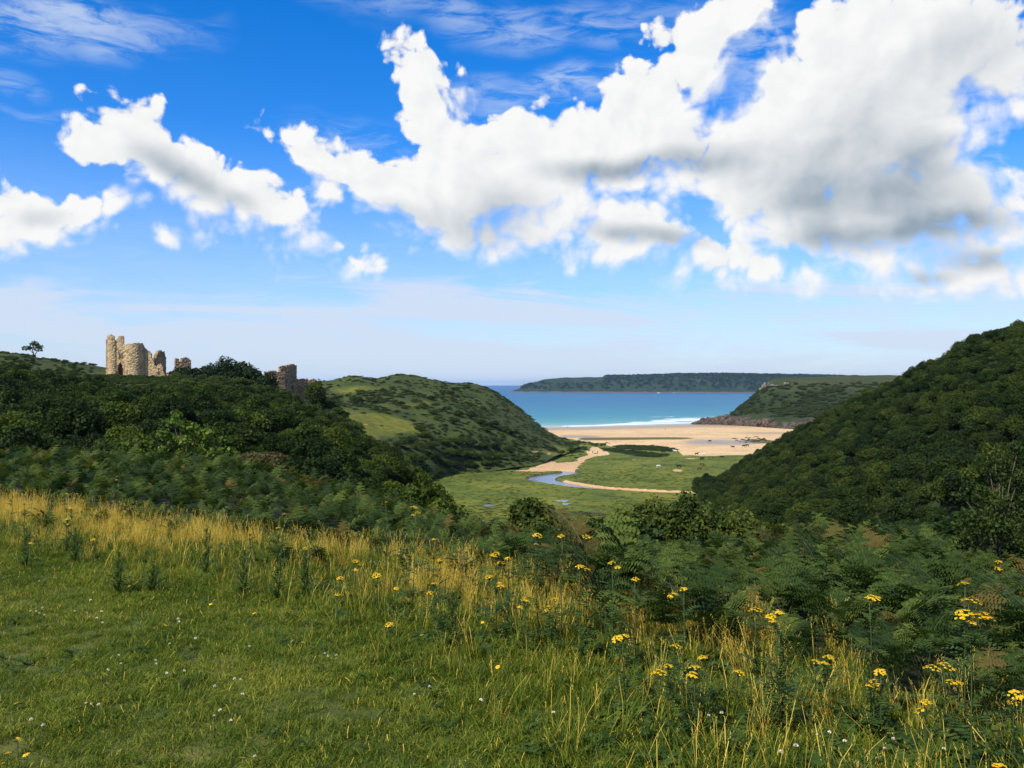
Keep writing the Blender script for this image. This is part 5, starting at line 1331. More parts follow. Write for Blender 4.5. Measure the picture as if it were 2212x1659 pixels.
def build_rocks():
    rng = np.random.default_rng(71)
    for a, z, D, s in [(1698, .3, 950, (7, 5, 3)), (1708, .8, 952, (6, 5, 4)), (1718, 1.6, 953, (7, 6, 5.5)), (1727, 2.4, 952, (7, 6, 7.5)), (1734, 3.0, 953, (6, 6, 8)), (1742, 2.0, 950, (6, 5, 6)), (1752, 2.2, 948, (8, 6, 6.5)), (1763, 3.0, 944, (9, 7, 8)), (1774, 3.0, 940, (9, 7, 8.5)), (1716, .2, 946, (5, 4, 2.5)), (1738, .4, 944, (6, 5, 3))]:
        p = at(a, 937.5, D); p[2] = z
        rock(rng, p, s, M['rock'], 'dark wave-washed rock at the seaward tip of the near headland', 'rocks at the tip of the near headland')
    for k in range(26):
        a = 1785 + k * 8.2; D = np.interp(a, [1785, 1850, 1935, 2000], [930, 892, 842, 815]); p = at(a + rng.normal() * 2, 937.5, D + rng.normal() * 3); p[2] = rng.uniform(1, 5) * np.interp(a, [1785, 1935, 2000], [1.2, .8, .4])
        s = rng.uniform(.7, 1.25) * np.interp(a, [1785, 1935, 2000], [7.5, 4.6, 3])
        rock(rng, p, (s * 1.1, s * .8, s * .85), M['rock'], 'brown rock in the broken sea cliff above the sand', 'rocks of the low sea cliff')
    for a, b_, s in [(1862, 944, (6, 4, 7)), (1868, 941, (6, 4, 8)), (1876, 940, (7, 4, 7)), (1884, 943, (7, 4, 6)), (1893, 942, (6, 4, 5)), (1917, 936, (6, 3, 5)), (1924, 935, (5, 3, 4)), (1858, 949, (5, 4, 5)), (1973, 939, (5, 3, 2))]:
        p = at(a, b_ + 2, 1004); s = tuple(q * .62 for q in s)
        rock(rng, p, s, M['limestone'], 'pale limestone crag on the brow of the near headland', 'limestone crags on the near headland')
    for a, b_, D, s in [(792, 1024, 176, (1.8, 1.8, 2.2)), (798, 1046, 172, (1.6, 1.6, 2.6))]:
        rock(rng, at(a, b_, D), s, M['rock'], 'brown crag below the ruined curtain wall', 'crags below the curtain wall')
    for a, b_, D in [(1160, 946, 598), (1152, 944, 600), (1263, 998, 628), (1272, 1003, 629)]:
        rock(rng, at(a, b_, D), (2.4, 1.8, 1.7), M['rock'], 'small rocky knob on the skyline of the dune hill', 'rocky knobs on the dune hill')
build_rocks()

# ================================================================== animals, people and a boat
def skin(name, joints, edges, mat_, sub=2):
    """one continuous body: joints {name: (x, y, z, r)} or list; grown with the Skin modifier"""
    keys = list(joints); ix = {k: i for i, k in enumerate(keys)}
    me = bpy.data.meshes.new(name); me.from_pydata([joints[k][:3] for k in keys], [(ix[a], ix[b]) for a, b in edges], [])
    o = bpy.data.objects.new(name, me); COL.objects.link(o)
    md = o.modifiers.new('skin', 'SKIN'); md.use_smooth_shade = True
    for i, k in enumerate(keys):
        r = joints[k][3]; me.skin_vertices[0].data[i].radius = (r, r) if np.isscalar(r) else r; me.skin_vertices[0].data[i].use_root = i == 0
    sb = o.modifiers.new('sub', 'SUBSURF'); sb.levels = sb.render_levels = sub
    dg = bpy.context.evaluated_depsgraph_get(); ev = o.evaluated_get(dg); out = bpy.data.meshes.new_from_object(ev)
    bpy.data.objects.remove(o); bpy.data.meshes.remove(me); out.name = name
    out.materials.clear(); out.materials.append(mat_); return out

def cow_mesh(name, mat_, graze):
    J = {'hip': (-.75, 0, 1.12, .34), 'rump': (-1.0, 0, 1.12, .26), 'belly': (-.1, 0, 1.02, .40), 'chest': (.55, 0, 1.05, .37), 'neck': (.98, 0, 1.2, .20)}
    J.update({'poll': (1.30, 0, .62, .13), 'muzzle': (1.42, 0, .22, .085)} if graze else {'poll': (1.38, 0, 1.45, .14), 'muzzle': (1.78, 0, 1.28, .085)})
    E_ = [('hip', 'rump'), ('hip', 'belly'), ('belly', 'chest'), ('chest', 'neck'), ('neck', 'poll'), ('poll', 'muzzle')]
    for s, sy in (('l', .22), ('r', -.22)):
        J['fe' + s] = (.55, sy, .72, .13); J['fk' + s] = (.58, sy, .40, .075); J['ff' + s] = (.60, sy, .0, .065); E_ += [('chest', 'fe' + s), ('fe' + s, 'fk' + s), ('fk' + s, 'ff' + s)]
        J['hs' + s] = (-.72, sy, .75, .17); J['hh' + s] = (-.98, sy, .46, .08); J['hf' + s] = (-.90, sy, .0, .065); E_ += [('hip', 'hs' + s), ('hs' + s, 'hh' + s), ('hh' + s, 'hf' + s)]
        J['ea' + s] = ((J['poll'][0] - .02), sy * .95, J['poll'][2] + .03, .035); E_.append(('poll', 'ea' + s))
    J['t1'] = (-1.24, 0, 1.05, .045); J['t2'] = (-1.28, 0, .55, .04); E_ += [('rump', 't1'), ('t1', 't2')]
    return skin(name, J, E_, mat_)

def person_mesh(name, mat_, walk):
    a = .16 * walk
    J = {'pelvis': (0, 0, .95, .14), 'waist': (0, 0, 1.12, .13), 'chest': (0, 0, 1.33, .16), 'neck': (0, .0, 1.50, .06), 'head': (0, .02, 1.62, .095), 'crown': (0, .02, 1.72, .08)}
    E_ = [('pelvis', 'waist'), ('waist', 'chest'), ('chest', 'neck'), ('neck', 'head'), ('head', 'crown')]
    for s, sx, d in (('l', 1, 1), ('r', -1, -1)):
        J['th' + s] = (.10 * sx, .0, .90, .09); J['kn' + s] = (.11 * sx, a * d + .02, .50, .065); J['an' + s] = (.11 * sx, a * 1.5 * d - .04, .08, .045); J['to' + s] = (.12 * sx, a * 1.5 * d + .12, .04, .04)
        E_ += [('pelvis', 'th' + s), ('th' + s, 'kn' + s), ('kn' + s, 'an' + s), ('an' + s, 'to' + s)]
        J['sh' + s] = (.19 * sx, 0, 1.42, .065); J['el' + s] = (.25 * sx, -a * d * .8, 1.14, .048); J['wr' + s] = (.25 * sx, -a * d + .08, .90, .035); J['ha' + s] = (.25 * sx, -a * d + .10, .80, .035)
        E_ += [('chest', 'sh' + s), ('sh' + s, 'el' + s), ('el' + s, 'wr' + s), ('wr' + s, 'ha' + s)]
    return skin(name, J, E_, mat_)

def person_mat(name, top, legs):
    m, t = mat(name)
    z = t.sep(t.node('ShaderNodeTexCoord').outputs['Object'])[2]
    c = t.mix(t.m('GREATER_THAN', z, .98), legs, top); c = t.mix(t.m('GREATER_THAN', z, 1.50), c, (.40, .24, .17)); c = t.mix(t.m('GREATER_THAN', z, 1.69), c, (.03, .02, .012)); c = t.mix(t.m('LESS_THAN', z, .07), c, (.03, .03, .03))
    b = t.node('ShaderNodeBsdfPrincipled', {'Base Color': c, 'Roughness': .85}); t.L.new(b.outputs[0], t.out.inputs[0]); return m

def build_beings():
    rng = np.random.default_rng(81)
    dk = plain_mat('dark_hide', (.018, .013, .010), .8, .2, .3, 2); wh = plain_mat('white_hide', (.62, .57, .50), .8, .2, .1, 2); br = plain_mat('brown_hide', (.10, .045, .022), .8, .2, .3, 2)
    kinds = {}
    for c, m_ in (('dark', dk), ('white', wh), ('brown', br)):
        kinds[c] = [cow_mesh('cow_body', m_, True), cow_mesh('cow_body', m_, False)]
    cows = [(1608, 1140, 'white', 'white cow in the middle of the green marsh'), (1657, 1140, 'dark', 'dark cow standing right of the white cow in the middle of the marsh'), (1713, 1135, 'brown', 'brown cow on the marsh near the foot of the wooded hillside'), (1714, 1121, 'dark', 'dark cow on the marsh just below the sand'), (1763, 1117, 'dark', 'dark cow beside the wooded hillside where the marsh meets the sand'),
            (1701, 1109, 'brown', 'brown cow left of the white one on the edge of the sand'), (1719, 1110, 'white', 'white cow on the edge of the sand'), (1648, 1102, 'white', 'white cow at the right end of the dark rushes'), (1619, 1104, 'dark', 'dark cow among the dark rushes'), (1789, 1092, 'dark', 'dark cow alone on the sand near the hillside'), (1816, 1089, 'dark', 'left one of two dark cows on the sand under the hillside'), (1824, 1088, 'dark', 'right one of two dark cows on the sand under the hillside'), (1733, 1077, 'dark', 'dark cow out on the wet middle of the beach'), (1708, 1146, 'brown', 'brown cow lowest on the marsh by the hillside')]
    for k, (a, b_, c, tx) in enumerate(cows):
        x, y = on_level(a, b_ + 2, 3.0); 
        for _ in range(3):
            z = float(valley_z(np.array([x]), np.array([y]))[0]); x, y = on_level(a, b_ + 2, z)
        o = obj('cow', kinds[c][k % 2], None, None, (x, y, z)); o.rotation_euler.z = [0.3, 3.3, 2.6, .2, 2.9][k % 5]; o.scale = (1.05,) * 3
        tag(o, tx, 'cow', 'cows grazing on the marsh and beach')
    ppl = [(1447, 1108, (.03, .03, .05), (.02, .02, .03), 'person in dark clothes walking up the sandy path, the left one of two'), (1459, 1108, (.05, .05, .06), (.03, .04, .08), 'person in dark clothes walking up the sandy path, the right one of two'), (1824, 1068, (.02, .02, .03), (.02, .02, .03), 'person in dark clothes standing on the sand near the driftwood'), (1908, 1040, (.25, .05, .04), (.03, .03, .05), 'person in a reddish top near the cliff at the far side of the beach'), (1386, 1044, (.03, .03, .04), (.02, .02, .03), 'person near the waterline at the left end of the beach'), (1624, 1050, (.04, .05, .10), (.02, .02, .03), 'person in blue out on the middle of the beach')]
    for k, (a, b_, c1, c2, tx) in enumerate(ppl):
        x, y = on_level(a, b_, 2.5)
        for _ in range(3):
            z = float(valley_z(np.array([x]), np.array([y]))[0]); x, y = on_level(a, b_, z)
        o = obj('person', person_mesh('person_body', person_mat('clothes', c1, c2), 1 if k < 2 else .5), None, None, (x, y, z)); o.rotation_euler.z = [0.4, 0.2, 2.0, 1.2, -1.0, 2.6][k]
        tag(o, tx, 'person')
    # driftwood on the sand
    x, y = on_level(1845, 1068, 2.0); z = float(valley_z(np.array([x]), np.array([y]))[0])
    b = MB(); b.tube([(-2.6, 0, .3), (-.8, .1, .5), (1.0, .1, .7), (2.6, 0, .5)], [.12, .26, .3, .16], 7); b.tube([(-.8, 0, .5), (-1.4, 0, 1.4), (-1.8, 0, 1.9)], [.14, .1, .04], 5); b.tube([(.8, 0, .7), (.9, .3, 1.5)], [.12, .04], 5); b.tube([(-2.4, 0, .3), (-2.9, .2, .9)], [.1, .03], 5); b.tube([(2.0, 0, .5), (2.6, .2, 0)], [.12, .06], 5)
    me = b.mesh('driftwood', True); me.materials.append(plain_mat('grey_wood', (.06, .045, .035), .9)); o = obj('driftwood', me, None, None, (x, y, z)); tag(o, 'dark forked driftwood trunk lying on the sand beside the hillside', 'driftwood')
    # motor boats off the far headland
    for a, tx, s in ((1608, 'white motor boat off the far headland', 1.35), (1646, 'smaller white boat right of the motor boat off the far headland', .8)):
        p = at(a, 937.5, 4120); p[2] = 0
        root = empty('motor_boat', p, 0.15, s); tag(root, tx, 'boat', 'boats off the far headland')
        rows = []
        for t_, w, zk in ((-6.5, 1.5, -.3), (-4, 1.9, -.5), (0, 2.0, -.5), (3.5, 1.5, -.4), (6, .6, .1), (7.2, .05, .8)):
            rows += [(t_, -w, 1.3 + .05 * max(t_, 0)), (t_, -w * .75, .3), (t_, 0, zk), (t_, w * .75, .3), (t_, w, 1.3 + .05 * max(t_, 0))]
        Fc = [(i * 5 + j, i * 5 + j + 1, i * 5 + j + 6, i * 5 + j + 5) for i in range(5) for j in range(4)] + [(0, 1, 2, 3, 4)] + [(i * 5, (i + 1) * 5, (i + 1) * 5 + 4, i * 5 + 4) for i in range(5)]
        wm = plain_mat('white_hull', (.8, .8, .78), .4); me = mesh_np('hull', np.array(rows, float), Fc, False); me.materials.append(wm); obj('hull', me, None, root)
        V = np.array([(-3, -1.4, 1.25), (2.2, -1.2, 1.25), (2.2, 1.2, 1.25), (-3, 1.4, 1.25), (-2.6, -1.2, 3.0), (.8, -1.0, 3.0), (.8, 1.0, 3.0), (-2.6, 1.2, 3.0)]); Fc = [(0, 1, 5, 4), (1, 2, 6, 5), (2, 3, 7, 6), (3, 0, 4, 7), (4, 5, 6, 7)]
        me = mesh_np('cabin', V, Fc, False); me.materials.append(wm); obj('cabin', me, None, root)
        b = MB(); b.tube([(-1, 0, 3.0), (-1.2, 0, 5.5)], [.08, .05], 6); me = b.mesh('mast'); me.materials.append(wm); obj('mast', me, None, root)
build_beings()

# ================================================================== flowers of the meadow
_r = np.random.default_rng(91)
def floret(b, c, r, up, rng):
    """one small daisy-like head"""
    up = np.asarray(up, float); up /= np.linalg.norm(up); a = np.cross(up, [.3, .8, .5]); a /= np.linalg.norm(a); e = np.cross(up, a); n = 9
    ph = rng.uniform(0, 6.28)
    for k in range(n):
        th = ph + 6.283 * k / n; d = math.cos(th) * a + math.sin(th) * e; s = -math.sin(th) * a + math.cos(th) * e
        b.add([c + d * r * .2, c + d * r * .65 + s * r * .24 - up * r * .02, c + d * r - up * r * rng.uniform(0, .25), c + d * r * .65 - s * r * .24], [(0, 1, 2, 3)], .5, 0)
    th = np.arange(6) / 6 * 6.283; ring = [c + (math.cos(q) * a + math.sin(q) * e) * r * .34 + up * r * .06 for q in th]
    b.add(ring + [c + up * r * .22], [(k, (k + 1) % 6, 6) for k in range(6)], .5, 1)
def corymb(name, rng, w, n):
    """flat-topped cluster of yellow heads on a fan of thin stalks, base at the origin"""
    b = MB()
    for k in range(n):
        a = rng.uniform(0, 6.283); rr = w * math.sqrt((k + .5) / n); c = np.array([rr * math.cos(a), rr * math.sin(a), w * 1.15 - .45 * rr * rr / w + rng.normal() * w * .06])
        b.tube([(0, 0, 0), c * [.5, .5, .55], c], [.0018, .0013, .001], 3, .5, 2, False)
        floret(b, c, .0115 * rng.uniform(.85, 1.2), (rr * math.cos(a) * 4, rr * math.sin(a) * 4, .5 + rng.normal() * .05), rng)
    me = b.mesh(name)
    for m_ in (M['yellow'], M['yellow_core'], M['herb']): me.materials.append(m_)
    return me
CORYMB = [corymb('flower_cluster', _r, w, n) for w, n in ((.055, 26), (.042, 18), (.065, 34), (.03, 10))]
def lobed_leaf(name, rng, L_):
    """deeply cut leaf along +X"""
    V = []; Fc = []; Rn = []; lob = 6
    def pos(t): return np.array([L_ * t, 0, L_ * (.45 * t - .65 * t * t)])
    for j in range(lob):
        t0 = .12 + .85 * j / lob; t1 = t0 + .85 / lob
        for sg in (-1, 1):
            w = L_ * .24 * (1 - abs(t0 - .55) * 1.1) * rng.uniform(.8, 1.2); nb = len(V)
            V += [pos(t0), pos(t0 + .05) + [0, sg * w, rng.normal() * .1 * w], pos(t0 + .10) + [0, sg * w * .85, rng.normal() * .1 * w], pos(t0 + .09)]; Fc.append((nb, nb + 1, nb + 2, nb + 3)); Rn += [rng.random()] * 4
    V += [pos(0) + [0, -.002, 0], pos(0) + [0, .002, 0], pos(.5) + [0, .004, .001], pos(.5) + [0, -.004, .001]]; nb = len(V); Fc.append((nb - 4, nb - 3, nb - 2, nb - 1)); Rn += [.3] * 4
    me = mesh_np(name, np.array(V), Fc, False, {'rnd': Rn}); me.materials.append(M['herb']); return me
RLEAF = [lobed_leaf('ragwort_leaf', _r, .11) for k in range(3)]
STEM = []
for k in range(3):
    b = MB(); x = _r.normal(size=4) * .02; b.tube([(0, 0, -.02), (x[0], x[1], .35), (x[0] * 1.3, x[1] * 1.3, .7), (x[2] * .5 + x[0], x[3] * .5 + x[1], 1.0)], [.006, .005, .004, .003], 5)
    me = b.mesh('ragwort_stem', True); me.materials.append(M['fern_stem']); STEM.append((me, np.array([x[0], x[1], 0])))

def plant_spot(px, py, h):
    D = ground_hit(px, py, h)
    if D is None: D = 30.0
    p = at(px, py, D); return p, D

def ragwort(px, py, h, n_heads, label, rng, leaves=10, lean=0, kind='ragwort', group='ragwort plants'):
    h = h * (.95 if h >= .7 else .82)
    p, D = plant_spot(px, py, h); g = float(near_z(np.array([p[0]]), np.array([p[1]]))[0])
    hh = max(.15, p[2] - g); root = empty(kind, (p[0], p[1], g), rng.uniform(0, 6.28)); tag(root, label, kind.replace('_', ' '), group)
    si = rng.integers(len(STEM)); sm, off = STEM[si]; k = hh * .92
    s = obj('stem', sm, None, root); s.scale = (.7, .7, k)
    for q in range(leaves):
        t = rng.uniform(.08, .9) if q > 1 else .8; lf = obj('leaf', RLEAF[q % 3], None, root, (off[0] * t * .7, off[1] * t * .7, k * t)); lf.rotation_euler = (0, -.35 + rng.normal() * .2, 2.4 * q + rng.normal() * .3); sc = (1.35 - .6 * t) * min(1.2, .55 + hh); lf.scale = (sc,) * 3
    for q in range(n_heads):
        a = rng.uniform(0, 6.28); rr = 0 if q == 0 else rng.uniform(.025, .06); c = CORYMB[int(rng.integers(3)) if q == 0 else int(rng.integers(4))]
        cl = obj('flower_cluster', c, None, root, (off[0] * .7 + rr * math.cos(a), off[1] * .7 + rr * math.sin(a), k - (.02 if q == 0 else rng.uniform(.03, .10)))); cl.rotation_euler = (rng.normal() * .15, rng.normal() * .15, a); cl.scale = (rng.uniform(.48, .66),) * 3
    return root

def build_flowers():
    rng = np.random.default_rng(101)
    RW = [  # tip x, tip y, height, clusters, where
        (943, 1209, .9, 1, 'among the bracken left of the flower-topped clump above the middle'), (1006, 1218, 1.0, 3, 'standing highest in the bracken above the middle of the meadow'), (1061, 1296, .8, 1, 'at the top edge of the golden grass, just left of the middle'), (1139, 1333, .6, 1, 'in the golden grass tuft nearest the middle'),
        (1212, 1330, .75, 2, 'left one of a close pair before the bracken in the middle'), (1234, 1342, .7, 2, 'right one of a close pair before the bracken in the middle'), (1319, 1284, .9, 2, 'tall and leafy against the bracken below the marsh'), (1372, 1285, .9, 1, 'slim, right of the tall leafy one below the marsh'), (1432, 1294, .85, 1, 'half hidden in bracken below the hawthorn row'),
        (1421, 1364, .75, 2, 'flat-topped in front of the bracken, left of the dark clump'), (1491, 1348, .85, 2, 'directly above the dark bracken clump in the meadow'), (992, 1361, .5, 1, 'in the golden grass left of the middle'), (1068, 1360, .55, 1, 'short, in golden grass beside the middle clump'), (921, 1397, .45, 1, 'short, at the lower edge of the golden grass'),
        (1062, 1420, .5, 2, 'broad and bright in the green grass left of the middle'), (1191, 1400, .5, 1, 'small, between the golden tufts in the middle'), (1214, 1412, .5, 2, 'low, below the close pair in the middle'), (962, 1428, .35, 1, 'small, in green grass below the golden edge'), (1280, 1455, .5, 2, 'leafy, in the middle of the meadow'), (1355, 1451, .5, 1, 'upper one of three left of the dark bracken clump'), (1347, 1474, .42, 2, 'lowest of three left of the dark bracken clump'),
        (952, 1520, .25, 1, 'low, in short grass left of the middle'), (1535, 1538, .55, 2, 'in front of the dark bracken clump'), (1667, 1412, .8, 2, 'rising from golden grass beside the bracken right of the middle'), (1551, 1394, .7, 1, 'above the dark bracken clump, half in bracken'), (1645, 1562, .55, 1, 'slim, left of the dark fern in the meadow'), (1645, 1608, .55, 2, 'leafy, left of a bright pair below the dark fern'), (1704, 1616, .5, 2, 'brightest, below the dark fern in the meadow'), (1723, 1592, .5, 1, 'upper right of the bright pair below the dark fern'),
        (2125, 1430, .8, 2, 'among the big ferns on the right'), (2369, 1429, 1.0, 6, 'with the largest spread of flower heads, among the bracken on the right'), (2440, 1352, .95, 2, 'near the right edge, above the largest one'), (2357, 1389, .95, 1, 'just above the largest one on the right'), (1913, 1470, .75, 3, 'tall with two tiers, right of the golden grass'), (1852, 1477, .65, 1, 'slim, in golden grass left of the two-tiered one'), (2029, 1596, .5, 2, 'before the golden grass on the right'), (2149, 1620, .5, 3, 'wide-headed at the foot of the golden grass on the right'), (2135, 1652, .4, 2, 'lower one below the wide-headed one on the right'), (1990, 1606, .45, 1, 'small, left of the one before the golden grass on the right'), (1814, 1637, .35, 1, 'short, in the green grass right of the dark fern'),
        (2306, 1614, .55, 3, 'in front of the dark hollow on the right'), (2340, 1657, .45, 1, 'small, below the one by the dark hollow'), (2259, 1700, .4, 2, 'low, in grass below the dark hollow'), (2434, 1856, .3, 1, 'at the bottom right corner'), (2491, 1675, .55, 2, 'cut by the right edge of the picture'),
        (285, 1150, .95, 2, 'highest in the bracken on the left'), (28, 1149, .95, 1, 'in the bracken at the left edge'), (164, 1193, .8, 1, 'at the top of the golden grass on the left'), (60, 1216, .75, 2, 'in golden grass near the left edge'), (98, 1247, .6, 1, 'small, in golden grass near the left edge'), (173, 1233, .65, 2, 'wide, in golden grass on the left'), (163, 1262, .55, 2, 'bright, in the middle of the left golden grass'), (228, 1312, .4, 1, 'low, right of the left golden grass'), (79, 1320, .4, 1, 'low, in green grass near the left edge'),
        (673, 1282, .6, 1, 'on top of the tall dark spike left of the middle'), (610, 1297, .5, 1, 'in golden grass left of the tall dark spike'), (688, 1244, .75, 1, 'at the bracken edge above the tall dark spike'), (869, 1364, .45, 3, 'bright, right of the golden grass left of the middle'), (745, 1331, .5, 1, 'on the small dark spike right of the tall one'), (838, 1405, .35, 1, 'low, below the bright one left of the middle'), (828, 1445, .35, 1, 'leafy, in short grass left of the middle')]
    for (a, b_, h, nh, tx) in RW:
        ragwort(a, b_, h, nh, ('yellow ragwort ' + tx), rng, 18 if h > .45 else 9)
    # dark leafy spikes without open flowers
    for a, b_, h, tx in [(675, 1300, .62, 'tallest dark leafy spike in the golden grass left of the middle'), (742, 1345, .42, 'smaller dark spike right of the tallest one'), (592, 1345, .42, 'dark leafy spike left of the tallest one'), (285, 1350, .38, 'bushy dark weed below the left golden grass'), (180, 1290, .4, 'dark leafy weed in the left golden grass'), (500, 1290, .5, 'dark leafy spike at the bracken edge left of the middle'), (370, 1385, .25, 'low dark weed in the grass on the left'), (60, 1290, .45, 'dark weed spike near the left edge'), (1900, 1560, .5, 'dark leafy spike below the two-tiered ragwort'), (1100, 1450, .4, 'dark leafy weed below the broad bright ragwort')]:
        p, D = plant_spot(a, b_, h); g = float(near_z(np.array([p[0]]), np.array([p[1]]))[0]); root = empty('thistle', (p[0], p[1], g)); tag(root, tx, 'thistle', 'dark leafy spikes')
        sm, off = STEM[0]; s = obj('stem', sm, None, root); s.scale = (1.3, 1.3, h * .95)
        for q in range(26):
            t = q / 26; lf = obj('leaf', RLEAF[q % 3], None, root, (off[0] * t, off[1] * t, h * t)); lf.rotation_euler = (0, -.7 - .5 * t, 2.4 * q); sc = (1.5 - 1.0 * t) * 1.15; lf.scale = (sc,) * 3
    # single yellow hawkbits and white clover in the short grass
    hb = MB(); hb.tube([(0, 0, -.01), (.01, 0, .5), (0, .01, .97)], [.0016, .0014, .0012], 4, .5, 0); hs = hb.mesh('hawkbit_stem'); hs.materials.append(M['fern_stem'])
    fb = MB()
    for q in range(2): floret(fb, np.array([0, 0, .002 * q]), .020 - .006 * q, (0, 0, 1), _r)
    hf = fb.mesh('hawkbit_head'); hf.materials.append(M['yellow']); hf.materials.append(M['yellow_core'])
    for k, (a, b_) in enumerate([(20, 1835), (62, 1840), (5, 1862), (150, 1426), (315, 1430), (405, 1525), (523, 1464), (514, 1474), (620, 1495), (740, 1567), (40, 1715), (48, 1803), (1029, 1549), (1178, 1518), (1215, 1628), (1120, 1470)]):
        h = .16; p, D = plant_spot(a, b_, h); g = float(near_z(np.array([p[0]]), np.array([p[1]]))[0]); root = empty('hawkbit', (p[0], p[1], g), rng.uniform(0, 6)); tag(root, 'single small yellow dandelion-like flower in the short grass', 'flower', 'single yellow flowers in the turf')
        s = obj('stem', hs, None, root); s.scale = (1, 1, h); f = obj('flower_head', hf, None, root, (0, .0016, h * .97)); f.rotation_euler = (.35, rng.normal() * .3, 0); f.scale = (.8,) * 3
    cb = MB(); cb.tube([(0, 0, -.01), (.004, 0, .5), (0, 0, 1.0)], [.0012, .001, .001], 4, .5, 0); cs = cb.mesh('clover_stem'); cs.materials.append(M['herb'])
    fb = MB()
    for q in range(42):
        d = _r.normal(size=3); d /= np.linalg.norm(d); d[2] = abs(d[2]) * 1.1 - .25; s1 = np.cross(d, [.2, .5, .8]); s1 /= np.linalg.norm(s1)
        fb.add([d * .003, d * .008 + s1 * .0016, d * .0125 + [0, 0, .002], d * .008 - s1 * .0016], [(0, 1, 2, 3)], .5, 0)
    cf = fb.mesh('clover_head'); cf.materials.append(M['clover'])
    CL = [(96, 1419), (88, 1493), (96, 1498), (108, 1502), (75, 1492), (104, 1484), (183, 1493), (212, 1496), (248, 1493), (236, 1510), (250, 1520), (221, 1466), (437, 1518), (435, 1511), (477, 1559), (414, 1572), (609, 1578), (380, 1613), (381, 1621), (295, 1622), (264, 1637), (407, 1644), (450, 1639), (572, 1658), (587, 1660), (524, 1676), (592, 1696), (537, 1734), (523, 1749), (563, 1759), (793, 1596), (801, 1602), (821, 1600), (76, 1758), (622, 1849), (210, 1718), (222, 1720), (240, 1722), (105, 1773), (290, 1600), (1012, 1697), (820, 1608), (1049, 1678), (1174, 1710), (1351, 1742), (1943, 1822), (1907, 1837), (2062, 1812), (1995, 1795), (2025, 1790), (2180, 1805), (2304, 1830), (1730, 1748), (1762, 1742), (2160, 1828)]
    for k, (a, b_) in enumerate(CL):
        h = .085 if a < 1400 else .16; p, D = plant_spot(a, b_, h); g = float(near_z(np.array([p[0]]), np.array([p[1]]))[0]); root = empty('white_clover', (p[0], p[1], g), rng.uniform(0, 6))
        lab = 'white clover head in the short turf on the left' if a < 650 else 'white clover head in the turf left of the middle' if a < 1400 else 'white clover head in the longer grass on the right'
        tag(root, lab, 'clover', lab.replace('head', 'heads'))
        s = obj('stem', cs, None, root); s.scale = (1, 1, h); f = obj('flower_head', cf, None, root, (0, 0, h)); f.rotation_euler = (rng.normal() * .2, rng.normal() * .2, 0); f.scale = (rng.uniform(.65, .95) * (1.6 if a == 1943 else 1),) * 3
build_flowers()

# ================================================================== haze
def build_haze():
    x0, x1, y0, y1, z0, z1 = -9000, 9000, -120, 27000, -7, 130
    V = [(x, y, z) for z in (z0, z1) for x, y in ((x0, y0), (x1, y0), (x1, y1), (x0, y1))]
    me = mesh_np('haze', np.array(V, float), [(3, 2, 1, 0), (4, 5, 6, 7), (0, 1, 5, 4), (1, 2, 6, 5), (2, 3, 7, 6), (3, 0, 4, 7)], False)
    m, t = mat('haze_air')
    v = t.node('ShaderNodeVolumePrincipled', {'Color': (.50, .74, 1.0), 'Density': HAZE_DENSITY, 'Anisotropy': .2}); t.L.new(v.outputs[0], t.out.inputs['Volume'])
    o = obj('haze', me, m); tag(o, 'thin blue sea haze in the air', kind='stuff')
HAZE_DENSITY = 3.0e-5
build_haze()

# ================================================================== labels that single things out where things look alike
def ordinal(n):
    ones = ['', 'first', 'second', 'third', 'fourth', 'fifth', 'sixth', 'seventh', 'eighth', 'ninth', 'tenth', 'eleventh', 'twelfth', 'thirteenth', 'fourteenth', 'fifteenth', 'sixteenth', 'seventeenth', 'eighteenth', 'nineteenth']
    tens = {20: 'twent', 30: 'thirt', 40: 'fort', 50: 'fift'}
    if n < 20: return ones[n]
    t, o = n // 10 * 10, n % 10
    return tens[t] + ('ieth' if o == 0 else 'y-' + ones[o])

def spot(o):
    x, y, z = o.location; return (x / y * F + 1250, (H - z) / y * F + 937.5)

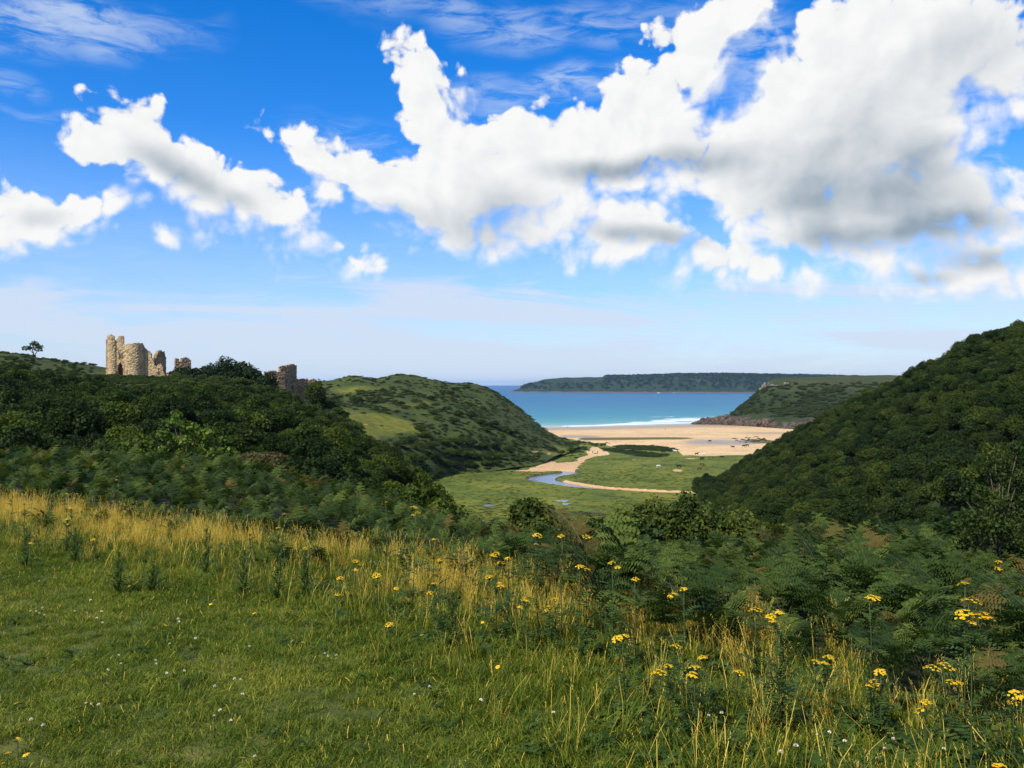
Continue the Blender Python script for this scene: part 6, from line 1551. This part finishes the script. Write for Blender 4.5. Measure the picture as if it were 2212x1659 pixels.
def number_groups():
    by = {}
    for o in COL.objects:
        if o.parent is None and 'group' in o: by.setdefault(o['group'], []).append(o)
    def run(group, bands, text):
        """split a group into bands from top to bottom of the picture, count each from the left"""
        q = sorted(by.get(group, []), key=lambda o: spot(o)[1]); n = len(q); k = len(bands); start = 0
        for i, b in enumerate(bands):
            end = n * (i + 1) // k; row = sorted(q[start:end], key=lambda o: spot(o)[0]); start = end
            for j, o in enumerate(row): o['label'] = text.format(n=ordinal(j + 1), band=b)
    run('bracken plants on the meadow', ('upper', 'lower'), 'dark bracken plant in the meadow grass, {n} from the left of the {band} ones')
    run('bushy trees on the dune hill', ('topmost', 'upper', 'lower', 'lowest'), 'dark rounded bushy tree, {n} from the left in the {band} row on the dune hill')
    run('small bushes on the dune hill', ('all',), 'small dark bush on the open dune hill, {n} from the left')
    run('rocks at the tip of the near headland', ('all',), 'dark wave-washed rock at the headland tip, {n} from its seaward end')
    run('rocks of the low sea cliff', ('all',), 'brown rock of the broken sea cliff above the sand, {n} from the left')
    run('limestone crags on the near headland', ('all',), 'grey limestone crag on the brow of the near headland, {n} from the left')
    run('crags below the curtain wall', ('upper', 'lower'), '{band} brown crag below the ruined curtain wall')
    run('rocky knobs on the dune hill', ('all',), 'small rocky knob on the skyline of the dune hill, {n} from the left')
    run('single yellow flowers in the turf', ('upper', 'lower'), 'single small yellow flower in the short grass, {n} from the left of the {band} ones')
    run('trees on the near slope below the bracken', ('all',), 'dark tree on the near slope just beyond the bracken, {n} from the left')
    for g, w in (('white clover heads in the short turf on the left', 'in the left turf'), ('white clover heads in the turf left of the middle', 'in the turf left of the middle'), ('white clover heads in the longer grass on the right', 'in the longer grass on the right')):
        b = ('upper', 'middle', 'lower') if len(by.get(g, [])) > 15 else ('all',)
        run(g, b, 'white clover head ' + w + (', {n} from the left in the {band} part' if len(b) > 1 else ', {n} from the left'))
    # woods: nothing tells neighbouring crowns apart, but their part of the slope can be told
    def zones(group, cuts, names, key, text):
        for o in by.get(group, []):
            v = key(spot(o)); i = sum(v > c for c in cuts); o['label'] = text.format(z=names[i]); o['group'] = group + ', ' + names[i]
    zones('trees on the right-hand hillside', (1050, 1150), ('near the crest', 'half way up', 'near the foot'), lambda s: s[1], 'dark green tree on the steep wooded hillside right of the valley, {z}')
    zones('trees on the slope below the castle', (250, 480, 720), ('at the far left', 'straight below the gatehouse', 'below the ivy ridge', 'running down to the marsh'), lambda s: s[0], 'green broadleaf tree on the wooded slope below the ruined castle, {z}')
    zones('bracken plants along the meadow edge', (900, 1500, 1850, 2150), ('on the left', 'in the middle', 'just right of the middle', 'behind the right golden grass', 'at the far right'), lambda s: s[0], 'bracken plant with feathery fronds along the edge of the meadow, {z}')
number_groups()
